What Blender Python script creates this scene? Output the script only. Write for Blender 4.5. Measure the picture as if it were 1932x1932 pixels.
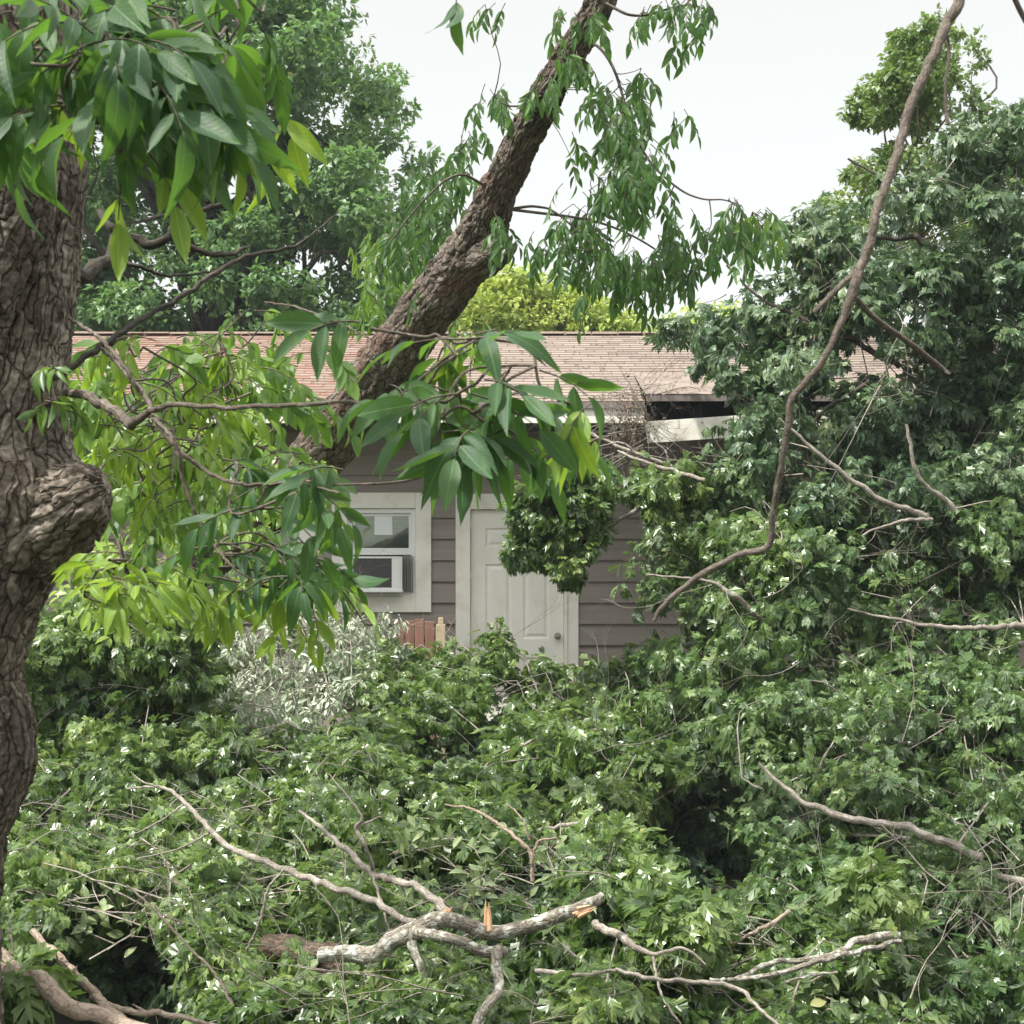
import bpy, math, random
import numpy as np
from mathutils import Vector, noise as mnoise

random.seed(7); rng = np.random.default_rng(7)
R = math.radians
S = bpy.context.scene
for o in list(bpy.data.objects): bpy.data.objects.remove(o)
COL = S.collection

# ---------------------------------------------------------------- camera / light
FPX = 2973.0; EYE = 1.6; HOR = 1100.0; HALF = 966.0          # a 55 mm view, read in 1932ths of the frame
cam_d = bpy.data.cameras.new('camera'); cam = bpy.data.objects.new('camera', cam_d); COL.objects.link(cam)
cam.location = (0, 0, EYE); cam.rotation_euler = (R(90), 0, 0)
cam_d.sensor_width = 36; cam_d.lens = FPX/1932*36; cam_d.shift_y = (HOR-HALF)/1932
cam_d.clip_start = .05; cam_d.clip_end = 2000
cam_d.dof.use_dof = True; cam_d.dof.focus_distance = 11.0; cam_d.dof.aperture_fstop = 16
S.camera = cam
S.view_settings.view_transform = 'Standard'; S.view_settings.look = 'None'
S.view_settings.gamma = 1; S.view_settings.exposure = 0.84

SUN_EL, SUN_AZ = 56, 238          # azimuth clockwise from +Y: behind the camera, to the left
sd = Vector((math.sin(R(SUN_AZ))*math.cos(R(SUN_EL)), math.cos(R(SUN_AZ))*math.cos(R(SUN_EL)), math.sin(R(SUN_EL))))
sun_d = bpy.data.lights.new('sun', 'SUN'); sun = bpy.data.objects.new('sun', sun_d); COL.objects.link(sun)
sun_d.energy = 4.2; sun_d.angle = R(2.0); sun_d.color = (1, .96, .88)
sun.rotation_euler = sd.to_track_quat('Z', 'Y').to_euler(); sun.location = (0, 0, 30)

W = bpy.data.worlds.new('World'); S.world = W; W.use_nodes = True
nt = W.node_tree; nt.nodes.clear()
wo = nt.nodes.new('ShaderNodeOutputWorld'); ad = nt.nodes.new('ShaderNodeAddShader')
b1 = nt.nodes.new('ShaderNodeBackground'); b2 = nt.nodes.new('ShaderNodeBackground')
sk = nt.nodes.new('ShaderNodeTexSky'); sk.sky_type = 'NISHITA'; sk.sun_disc = False
sk.sun_elevation = R(SUN_EL); sk.sun_rotation = R(SUN_AZ)
b1.inputs[1].default_value = .05
tc = nt.nodes.new('ShaderNodeTexCoord'); sp = nt.nodes.new('ShaderNodeSeparateXYZ'); cr = nt.nodes.new('ShaderNodeValToRGB')
nt.links.new(tc.outputs['Generated'], sp.inputs[0]); nt.links.new(sp.outputs[2], cr.inputs[0])
e = cr.color_ramp.elements
e[0].position = .0; e[0].color = (.222, .208, .166, 1); e[1].position = 1; e[1].color = (.88, .86, .80, 1)   # a white haze layer, brighter overhead
x = e.new(.36); x.color = (.226, .210, .168, 1)
b2.inputs[1].default_value = 1.95
nt.links.new(cr.outputs[0], b2.inputs[0]); nt.links.new(sk.outputs[0], b1.inputs[0])
nt.links.new(b1.outputs[0], ad.inputs[0]); nt.links.new(b2.outputs[0], ad.inputs[1]); nt.links.new(ad.outputs[0], wo.inputs[0])

# ---------------------------------------------------------------- helpers
def P(px, py, Y): return np.array([(px-HALF)/FPX*Y, Y, EYE+(HOR-py)/FPX*Y])
def PL(seq): return [P(*s) for s in seq]
def X(px, Y): return (px-HALF)/FPX*Y
def Z(py, Y): return EYE+(HOR-py)/FPX*Y
def unit(v): return v/np.maximum(np.linalg.norm(v, axis=-1, keepdims=True), 1e-9)

def thing(name, label, cat, loc=(0, 0, 0), group=None, rot=0):
    o = bpy.data.objects.new(name, None); COL.objects.link(o); o.location = loc; o.empty_display_size = .2
    o['label'] = label; o['category'] = cat
    if group: o['group'] = group
    return o
def tag(o, label, cat, group=None):
    o['label'] = label; o['category'] = cat
    if group: o['group'] = group
    return o
def GZ(y): t_ = np.clip((np.asarray(y, float)-6.3)/6.5, 0, 1); return -1.05*(1-t_*t_*(3-2*t_))
def structure(o): o['kind'] = 'structure'; return o
def wloc(p):
    v = np.zeros(3)
    while p is not None: v = v+np.array(p.location); p = p.parent
    return v

class MB:
    """collects geometry (world coordinates) for ONE mesh object"""
    def __init__(s): s.v = []; s.f = []; s.uv = []; s.n = 0; s.smooth = []
    def add(s, v, f, uv=None, smooth=False):
        v = np.asarray(v, float); f = np.asarray(f, np.int64)
        if len(f) == 0: return
        s.v.append(v); s.f.append(f+s.n); s.n += len(v)
        s.uv.append(np.zeros((len(v), 2)) if uv is None else np.asarray(uv, float))
        s.smooth.append(np.full(len(f), smooth))
    def box(s, x0, x1, y0, y1, z0, z1, M=None):
        v = np.array([(x, y, z) for x in (x0, x1) for y in (y0, y1) for z in (z0, z1)], float)
        if M is not None: v = (M @ v.T).T
        s.add(v, [(0, 1, 3, 2), (4, 6, 7, 5), (0, 4, 5, 1), (2, 3, 7, 6), (0, 2, 6, 4), (1, 5, 7, 3)], v[:, [0, 2]])
        return v
    def build(s, name, mat, parent=None, bevel=0):
        me = bpy.data.meshes.new(name)
        if s.v:
            v = np.concatenate(s.v)-wloc(parent); uv = np.concatenate(s.uv)
            # faces can be quads (4) or tris (3)
            loops = []; starts = []; tot = []; c = 0
            for f in s.f:
                k = f.shape[1]; loops.append(f.reshape(-1)); starts.append(c+np.arange(len(f))*k); tot.append(np.full(len(f), k)); c += f.size
            loops = np.concatenate(loops); starts = np.concatenate(starts); tot = np.concatenate(tot)
            me.vertices.add(len(v)); me.vertices.foreach_set('co', v.astype(np.float32).ravel())
            me.loops.add(len(loops)); me.loops.foreach_set('vertex_index', loops.astype(np.int32))
            me.polygons.add(len(starts)); me.polygons.foreach_set('loop_start', starts.astype(np.int32)); me.polygons.foreach_set('loop_total', tot.astype(np.int32))
            me.polygons.foreach_set('use_smooth', np.concatenate(s.smooth))
            me.update(calc_edges=True)
            ul = me.uv_layers.new(name='UVMap'); ul.data.foreach_set('uv', uv[loops].astype(np.float32).ravel())
            me.validate()
        me.materials.append(mat)
        o = bpy.data.objects.new(name, me); COL.objects.link(o); o.parent = parent
        if bevel:
            m = o.modifiers.new('bevel', 'BEVEL'); m.width = bevel; m.segments = 2; m.limit_method = 'ANGLE'
        return o

def catmull(pts, n):
    p = np.asarray(pts, float)
    if len(p) == 2: t = np.linspace(0, 1, n)[:, None]; return p[0]*(1-t)+p[1]*t
    q = np.vstack([2*p[0]-p[1], p, 2*p[-1]-p[-2]]); out = []
    m = len(p)-1
    for t in np.linspace(0, m-1e-6, n):
        i = int(t); u = t-i; a, b, c, d = q[i:i+4]
        out.append(.5*((2*b)+(-a+c)*u+(2*a-5*b+4*c-d)*u*u+(-a+3*b-3*c+d)*u**3))
    return np.array(out)

def tube(mb, pts, radii, n=16, k=6, wob=0., raw=False, cap=True, relief=None, seed=0., kink=0.):
    """pts control points, radii at them; a smooth tapered limb"""
    if raw: c = np.asarray(pts, float); r = np.asarray(radii, float); n = len(c)
    else:
        pr = np.hstack([np.asarray(pts, float), np.asarray(radii, float)[:, None]])
        q = catmull(pr, n); c = q[:, :3]; r = np.maximum(q[:, 3], .0006)
    if kink:
        for i in range(n): c[i] += r[i]*kink*np.array(mnoise.noise_vector(Vector(c[i]*(.22/max(r.mean(), .003)))))
    t = unit(np.gradient(c, axis=0)); a = np.cross(t[0], (0.31, 0.2, .93))
    if np.linalg.norm(a) < .1: a = np.cross(t[0], (1, 0, 0))
    a = unit(a); N = np.zeros((n, 3))
    for i in range(n): a = a-t[i]*np.dot(a, t[i]); a = a/max(np.linalg.norm(a), 1e-9); N[i] = a
    B = np.cross(t, N)
    L = np.concatenate([[0], np.cumsum(np.linalg.norm(np.diff(c, axis=0), axis=1))])
    th = np.linspace(0, 2*math.pi, k+1)[:k+1]
    rr = np.repeat(r[:, None], k+1, 1)
    if wob or relief:
        for i in range(n):
            for j in range(k):
                ct, st = math.cos(th[j]), math.sin(th[j])
                q = c[i]+r[i]*(N[i]*ct+B[i]*st)
                if wob: rr[i, j] *= 1+wob*mnoise.noise(Vector(q*(.55/max(r.mean(), .004)))+Vector((seed, 0, 0)))
                if relief:
                    amp, sc, stretch = relief
                    w1 = mnoise.noise(Vector(q*9)); 
                    pv = Vector((ct*r[i]*sc+.22*w1, st*r[i]*sc+.22*mnoise.noise(Vector(q*7+3)), L[i]*sc*stretch+.3*w1+seed))
                    d, cp = mnoise.voronoi(pv); ed = min(1, (d[1]-d[0])*4.5); ch = mnoise.cell(cp[0]*37.1)
                    rid = abs(mnoise.noise(Vector((ct*r[i]*14+seed, st*r[i]*14, L[i]*2.3+w1))))
                    rr[i, j] += amp*(ed**.6-.7)*(.7+.6*ch)+amp*.7*ch+amp*.55*(min(rid*3.2, 1)-.7)+amp*.45*mnoise.noise(Vector(q*70))+amp*.3*mnoise.noise(Vector(q*160))
        rr[:, k] = rr[:, 0]
    v = c[:, None, :]+rr[..., None]*(N[:, None, :]*np.cos(th)[None, :, None]+B[:, None, :]*np.sin(th)[None, :, None])
    v = v.reshape(-1, 3)
    uv = np.stack([np.repeat((th*r.mean())[None, :], n, 0), np.repeat(L[:, None], k+1, 1)], -1).reshape(-1, 2)
    i, j = np.meshgrid(np.arange(n-1), np.arange(k), indexing='ij'); a0 = (i*(k+1)+j).ravel()
    f = np.stack([a0, a0+1, a0+k+2, a0+k+1], 1)
    mb.add(v, f, uv, True)
    if cap:
        for e_, s_ in ((0, 1), (n-1, -1)):
            ring = v[e_*(k+1):e_*(k+1)+k]; cc = c[e_]-t[e_]*s_*r[e_]*.25
            vv = np.vstack([ring, cc]); jj = np.arange(k)
            ff = np.stack([np.full(k, k), (jj+1) % k, jj], 1) if s_ > 0 else np.stack([np.full(k, k), jj, (jj+1) % k], 1)
            mb.add(vv, ff, np.full((k+1, 2), .01), False)

# ---- leaves -------------------------------------------------------------------
def oak_template(curl=.25, fold=.3, seed=0):
    r = random.Random(seed); V = []; F = []; U = []
    xs = [0, .16, .30, .45, .60, .75, .88, 1.0]; ws = [.008, .012, .06, .07, .075, .065, .045, .0]
    for s in (1, -1):
        b = len(V)
        for x_, w in zip(xs, ws): V += [(x_, 0, 0), (x_, s*w, 0)]
        for i in range(len(xs)-1):
            q = [b+2*i, b+2*i+2, b+2*i+3, b+2*i+1]; F.append(q if s > 0 else q[::-1])
        for x0, x1, tips in ((.22, .38, ((.52, .25), (.33, .22))), (.41, .59, ((.78, .42), (.54, .41))), (.64, .82, ((1.03, .29), (.82, .37)))):
            j = r.uniform(-.03, .03); b2_ = len(V)
            V += [(x0, s*.05, 0), (x1, s*.05, 0), (tips[0][0]+j, s*tips[0][1]*r.uniform(.85, 1.1), 0), ((tips[0][0]+tips[1][0])/2-.03, s*(tips[0][1]+tips[1][1])*.44, 0), (tips[1][0]+j, s*tips[1][1], 0)]
            for q in ([b2_, b2_+1, b2_+2, b2_+3], [b2_, b2_+3, b2_+4, b2_+4]):
                F.append(q if s > 0 else q[::-1])
    V = np.array(V, float); U = V[:, :2].copy()
    V[:, 2] = -curl*V[:, 0]**2+fold*np.abs(V[:, 1])-1.1*curl*np.abs(V[:, 1])*V[:, 0]+.03*np.sin(9*V[:, 0]+seed)
    Fq = [f for f in F if f[2] != f[3] and f[0] != f[1]]; Ft = []
    for f in F:
        if f not in Fq:
            g = []
            for a in f:
                if a not in g: g.append(a)
            Ft.append(g)
    return V, np.array(Fq), np.array(Ft), U
def oval_template(n=4, width=.19, curl=.2, fold=.3, wave=.0, peak=.42, tip=1.0, stem=.04, twist=0.):
    xs = np.linspace(0, 1, n+1); V = []
    for x_ in xs:
        w = width*(math.sin(math.pi*min(1, x_**(math.log(.5)/math.log(peak))))**.85 if 0 < x_ < 1 else 0)*(1 if x_ < .8 else tip)
        z0 = -curl*x_*x_
        for s in (-1, 0, 1): V.append((x_*(1-stem)+stem, s*w, z0+fold*w*abs(s)+wave*math.sin(x_*14+s)*abs(s)))
    V = np.array(V, float); U = V[:, :2].copy(); U[:, 1] /= max(width, .01)*2
    a = twist*V[:, 0]; y, z = V[:, 1].copy(), V[:, 2].copy(); V[:, 1] = y*np.cos(a)-z*np.sin(a)*.3; V[:, 2] = z+y*np.sin(a)
    F = []
    for i in range(n):
        for s in (0, 1): F.append((3*i+s, 3*i+s+3, 3*i+s+4, 3*i+s+1))
    return V, np.array(F), np.zeros((0, 3), int), U
def serrate(T): return T
OAK = [oak_template(.22, .3, 1), oak_template(.5, .1, 2), oak_template(.05, .6, 3), oak_template(.8, .25, 4)]
OVALW = [oval_template(4, .24, .25, .5), oval_template(4, .25, .5, .2), oval_template(4, .20, .1, .8), oval_template(4, .22, -.1, .4)]
OVAL = [oval_template(4, .17, .25, .5), oval_template(4, .19, .5, .2), oval_template(4, .14, .1, .8)]
BIG = [oval_template(12, .175, .25, .30, .010, .45, .85), oval_template(12, .16, .55, .12, .014, .40, .8, twist=.7), oval_template(12, .14, .10, .85, .006, .45, .85), oval_template(12, .185, .85, .35, .012, .50, .85, twist=-.9), oval_template(12, .15, -.15, .55, .012, .42, .8, twist=.4), oval_template(12, .12, .4, 1.1, .010, .45, .8, twist=-.4)]
ROUND = [oval_template(7, .25, .12, .3, .004, .58, 1), oval_template(7, .22, .35, .5, .006, .6, 1), oval_template(7, .27, .05, .15, .004, .58, 1)]
CHIP = [oval_template(2, .30, .3, .5), oval_template(2, .26, .1, .2), oval_template(2, .34, .5, .1)]

def leaves(mb, pos, dirs, nrm, size, temps):
    N = len(pos)
    if N == 0: return
    pos = np.asarray(pos); d = unit(np.asarray(dirs)); z = np.asarray(nrm)-d*np.sum(nrm*d, 1, keepdims=True); z = unit(z+1e-6); y = np.cross(z, d)
    M = np.stack([d, y, z], 1); pick = rng.integers(0, len(temps), N)
    for k_, (V, Fq, Ft, U) in enumerate(temps):
        m = np.where(pick == k_)[0]
        if len(m) == 0: continue
        sz = np.asarray(size)[m]
        v = np.einsum('vi,nij->nvj', V, M[m])*sz[:, None, None]+pos[m][:, None, :]
        off = (np.arange(len(m))*len(V))[:, None, None]
        allv = v.reshape(-1, 3); uv = np.tile(U, (len(m), 1)); base = mb.n
        mb.v.append(allv); mb.uv.append(uv); mb.n += len(allv)
        fq = (Fq[None]+off).reshape(-1, 4)+base; mb.f.append(fq); mb.smooth.append(np.full(len(fq), len(V) > 20 and len(Ft) == 0))
        if len(Ft): ft = (Ft[None]+off).reshape(-1, 3)+base; mb.f.append(ft); mb.smooth.append(np.full(len(ft), False))

def rnd(n): return unit(rng.normal(size=(n, 3)))
def clumps(mb, cent, rad, sprigs, per, size, temps, droop=.7, flat=.75, up=.35):
    """mops of hanging leaves: sprigs over the upper shell of each clump"""
    cent = np.asarray(cent); C_ = len(cent); rad = np.broadcast_to(rad, (C_,))
    n = C_*sprigs; u = rnd(n); u[:, 2] = u[:, 2]*flat+up*.6; 
    rr = (rng.random(n)**.45)*np.repeat(rad, sprigs)
    p = np.repeat(cent, sprigs, 0)+u*rr[:, None]; p[:, 2] = np.maximum(p[:, 2], GZ(p[:, 1])+.04)
    ax = unit(u+.5*rnd(n)+np.array([0, 0, .1]))
    pp = np.repeat(p, per, 0); a2 = np.repeat(ax, per, 0); m = len(pp)
    d = unit(a2*.55+rnd(m)*.85+np.array([0, 0, -droop])*rng.uniform(.5, 1.3, (m, 1)))
    nn = unit(a2*.6+np.array([0, 0, .9])+rnd(m)*.55)
    s_ = size*rng.uniform(.65, 1.2, m)
    s_ = s_*np.repeat(rng.uniform(.75, 1.2, C_), sprigs*per)
    leaves(mb, pp+d*s_[:, None]*rng.uniform(0, .35, (m, 1)), d, nn, s_, temps)
    return p

def inpoly(pts, poly):
    x_, y_ = pts[:, 0], pts[:, 1]; r = np.zeros(len(pts), bool); n = len(poly); j = n-1
    for i in range(n):
        xi, yi = poly[i]; xj, yj = poly[j]
        c = ((yi > y_) != (yj > y_)) & (x_ < (xj-xi)*(y_-yi)/((yj-yi) or 1e-9)+xi); r ^= c; j = i
    return r
def sample(poly, n, holes=()):
    a = np.array(poly, float); lo, hi = a.min(0), a.max(0); out = np.zeros((0, 2))
    while len(out) < n:
        q = rng.uniform(lo, hi, (n*2, 2)); q = q[inpoly(q, poly)]
        for h in holes: q = q[~inpoly(q, h)]
        out = np.vstack([out, q])
    return out[:n]
def to3(q, Y): return np.stack([(q[:, 0]-HALF)/FPX*Y, Y, EYE+(HOR-q[:, 1])/FPX*Y], 1)
def limb_near(limbs, p):
    best = None; bd = 1e9
    for L in limbs:
        d = np.linalg.norm(L-p, axis=1); i = int(d.argmin())
        if d[i] < bd: bd = d[i]; best = L[i]
    return best
def twig(mb, a, b, r0, r1, sag=.12, n=7, k=4):
    a = np.asarray(a); b = np.asarray(b); L = np.linalg.norm(b-a); m = (a+b)/2+rng.normal(size=3)*L*.10; m[2] += L*sag
    q = a*.3+b*.7+rng.normal(size=3)*L*.06; q[2] += L*sag*.6
    tube(mb, [a, m, q, b], [r0, (r0+r1)/2, r1*1.3, r1], n=n, k=k, cap=False)
def fork_twigs(mb, a, d, L, r, lvl=2, kids=3, spread=.6):
    """a bare forked spray of twigs"""
    d = unit(np.asarray(d, float)); pts = [np.asarray(a, float)]
    for i in range(4): d = unit(d+rng.normal(size=3)*.16); pts.append(pts[-1]+d*L/4)
    tube(mb, pts, [r, r*.85, r*.7, r*.5, r*.35], n=9, k=5 if r > .006 else 4, cap=False)
    if lvl > 0:
        for i in range(kids):
            j = rng.integers(1, 5); fork_twigs(mb, pts[j], unit(d+rng.normal(size=3)*spread), L*rng.uniform(.4, .7), r*.5, lvl-1, kids, spread)

# ---------------------------------------------------------------- materials
def mat(name):
    m = bpy.data.materials.new(name); m.use_nodes = True; n = m.node_tree.nodes
    return m, m.node_tree, n['Principled BSDF']
def N_(t, ty, **kw):
    n = t.nodes.new(ty)
    for k_, v in kw.items(): setattr(n, k_, v)
    return n
def ramp(t, src, stops):
    c = t.nodes.new('ShaderNodeValToRGB'); e = c.color_ramp.elements
    while len(e) < len(stops): e.new(.5)
    for a, (p, col) in zip(e, stops): a.position = p; a.color = (*col, 1)
    t.links.new(src, c.inputs[0]); return c.outputs[0]
def leaf_mat(name, c0, c1, c2, trans, tmix=.35, rough=.38, vein=False, spec=.5, back=None):
    m, t, b = mat(name)
    g = N_(t, 'ShaderNodeNewGeometry'); tcn = N_(t, 'ShaderNodeTexCoord')
    nz = N_(t, 'ShaderNodeTexNoise'); nz.inputs['Scale'].default_value = 1.7; nz.inputs['Detail'].default_value = 2
    t.links.new(tcn.outputs['Object'], nz.inputs[0])
    mx = N_(t, 'ShaderNodeMath', operation='MULTIPLY_ADD'); mx.inputs[1].default_value = .55
    t.links.new(g.outputs['Random Per Island'], mx.inputs[0])
    m2 = N_(t, 'ShaderNodeMath', operation='MULTIPLY_ADD'); m2.inputs[1].default_value = 1.3; m2.inputs[2].default_value = -.42
    t.links.new(nz.outputs[0], m2.inputs[0]); t.links.new(m2.outputs[0], mx.inputs[2])
    col = ramp(t, mx.outputs[0], [(.05, c0), (.48, c1), (.90, c2), (.99, (c2[0]*1.25, c2[1]*.95, c2[2]*.8))])
    if back:
        bm = N_(t, 'ShaderNodeMix', data_type='RGBA'); t.links.new(g.outputs['Backfacing'], bm.inputs[0]); t.links.new(col, bm.inputs[6]); bm.inputs[7].default_value = (*back, 1); col = bm.outputs[2]
    if vein:
        uv = N_(t, 'ShaderNodeUVMap'); se = N_(t, 'ShaderNodeSeparateXYZ'); t.links.new(uv.outputs[0], se.inputs[0])
        ab = N_(t, 'ShaderNodeMath', operation='ABSOLUTE'); t.links.new(se.outputs[1], ab.inputs[0])
        ma = N_(t, 'ShaderNodeMath', operation='MULTIPLY_ADD'); t.links.new(ab.outputs[0], ma.inputs[0]); ma.inputs[1].default_value = -.45; t.links.new(se.outputs[0], ma.inputs[2])
        pp = N_(t, 'ShaderNodeMath', operation='MULTIPLY'); t.links.new(ma.outputs[0], pp.inputs[0]); pp.inputs[1].default_value = 11
        fr = N_(t, 'ShaderNodeMath', operation='PINGPONG'); t.links.new(pp.outputs[0], fr.inputs[0]); fr.inputs[1].default_value = .5
        v1 = ramp(t, fr.outputs[0], [(0, (1, 1, 1)), (.12, (0, 0, 0))]); v2 = ramp(t, ab.outputs[0], [(0, (1, 1, 1)), (.05, (0, 0, 0))])
        vm = N_(t, 'ShaderNodeMix', data_type='RGBA', blend_type='ADD'); vm.inputs[0].default_value = 1
        v1m = N_(t, 'ShaderNodeMix', data_type='RGBA', blend_type='MULTIPLY'); v1m.inputs[0].default_value = 1; t.links.new(v1, v1m.inputs[6]); v1m.inputs[7].default_value = (.35, .35, .35, 1)
        t.links.new(v1m.outputs[2], vm.inputs[6]); t.links.new(v2, vm.inputs[7])
        cm = N_(t, 'ShaderNodeMix', data_type='RGBA'); t.links.new(vm.outputs[2], cm.inputs[0]); t.links.new(col, cm.inputs[6]); cm.inputs[7].default_value = (c2[0]*1.5+.02, c2[1]*1.5+.02, c2[2]*1.5+.01, 1); col = cm.outputs[2]
        sn = N_(t, 'ShaderNodeTexNoise'); sn.inputs['Scale'].default_value = 45; sn.inputs['Detail'].default_value = 5; t.links.new(tcn.outputs['Object'], sn.inputs[0])
        sm = N_(t, 'ShaderNodeMix', data_type='RGBA'); t.links.new(ramp(t, sn.outputs[0], [(.56, (0, 0, 0)), (.72, (.75, .75, .75))]), sm.inputs[0]); t.links.new(col, sm.inputs[6]); sm.inputs[7].default_value = (c2[0]*1.5, c2[1]*1.15, c2[2]*.9, 1); col = sm.outputs[2]
        s2 = N_(t, 'ShaderNodeTexNoise'); s2.inputs['Scale'].default_value = 130; t.links.new(tcn.outputs['Object'], s2.inputs[0])
        sm = N_(t, 'ShaderNodeMix', data_type='RGBA'); t.links.new(ramp(t, s2.outputs[0], [(.70, (0, 0, 0)), (.74, (1, 1, 1))]), sm.inputs[0]); t.links.new(col, sm.inputs[6]); sm.inputs[7].default_value = (.09, .06, .03, 1); col = sm.outputs[2]
        bp = N_(t, 'ShaderNodeBump'); bp.inputs['Strength'].default_value = .35; bp.inputs['Distance'].default_value = .002; bp.invert = True
        t.links.new(vm.outputs[2], bp.inputs['Height']); t.links.new(bp.outputs[0], b.inputs['Normal'])
    t.links.new(col, b.inputs['Base Color']); b.inputs['Roughness'].default_value = rough; b.inputs['Specular IOR Level'].default_value = spec
    tr = N_(t, 'ShaderNodeBsdfTranslucent'); mh = N_(t, 'ShaderNodeMix', data_type='RGBA'); mh.inputs[0].default_value = .75
    t.links.new(col, mh.inputs[6]); mh.inputs[7].default_value = (*trans, 1); t.links.new(mh.outputs[2], tr.inputs[0])
    ms = N_(t, 'ShaderNodeMixShader'); ms.inputs[0].default_value = tmix
    t.links.new(b.outputs[0], ms.inputs[1]); t.links.new(tr.outputs[0], ms.inputs[2]); t.links.new(ms.outputs[0], t.nodes['Material Output'].inputs[0])
    return m
M_OAK = leaf_mat('oak_leaf', (.024, .056, .014), (.060, .114, .024), (.20, .28, .075), (.20, .34, .03), .3, .30, spec=.6, back=(.16, .22, .13))
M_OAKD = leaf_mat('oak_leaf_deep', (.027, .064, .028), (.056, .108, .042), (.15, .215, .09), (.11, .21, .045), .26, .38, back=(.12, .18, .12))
M_OAKM = leaf_mat('oak_leaf_cool', (.030, .068, .022), (.064, .120, .036), (.18, .255, .09), (.17, .30, .035), .28, .33, back=(.14, .2, .12))
M_OAKY = leaf_mat('oak_leaf_young', (.075, .13, .04), (.12, .19, .06), (.21, .28, .10), (.20, .33, .05), .35, .4)
M_BACK = leaf_mat('far_leaf', (.08, .155, .07), (.125, .22, .09), (.20, .31, .12), (.20, .38, .08), .4, .4)
M_LIME = leaf_mat('lime_leaf', (.22, .32, .05), (.34, .43, .08), (.46, .52, .12), (.40, .50, .07), .35, .5)
M_NEAR = leaf_mat('pecan_leaf', (.022, .062, .036), (.032, .08, .036), (.055, .12, .038), (.17, .36, .03), .36, .5, vein=True, spec=.3)
M_GLOW = leaf_mat('backlit_pecan_leaf', (.10, .19, .03), (.15, .26, .035), (.22, .34, .05), (.34, .52, .04), .42, .42, vein=True)  # paler, yellower pecan leaf: the glow of backlight is put into the colour
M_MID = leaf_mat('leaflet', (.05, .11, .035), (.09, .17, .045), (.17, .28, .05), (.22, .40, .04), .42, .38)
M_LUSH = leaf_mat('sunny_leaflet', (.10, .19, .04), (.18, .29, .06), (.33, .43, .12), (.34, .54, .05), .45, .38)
M_HANG = leaf_mat('hanging_leaflet', (.035, .08, .03), (.055, .12, .04), (.09, .17, .045), (.14, .30, .04), .36, .4)
M_WILT = leaf_mat('wilted_leaf', (.05, .09, .04), (.26, .32, .2), (.72, .75, .64), (.3, .38, .2), .2, .4, back=(.5, .54, .44))
M_BROAD = leaf_mat('broad_leaf', (.07, .12, .05), (.13, .19, .08), (.26, .33, .16), (.22, .34, .08), .3, .35, vein=True, back=(.26, .33, .2))
M_DRY = leaf_mat('dead_leaf', (.10, .07, .045), (.17, .12, .08), (.25, .2, .13), (.2, .14, .08), .2, .7)

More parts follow.
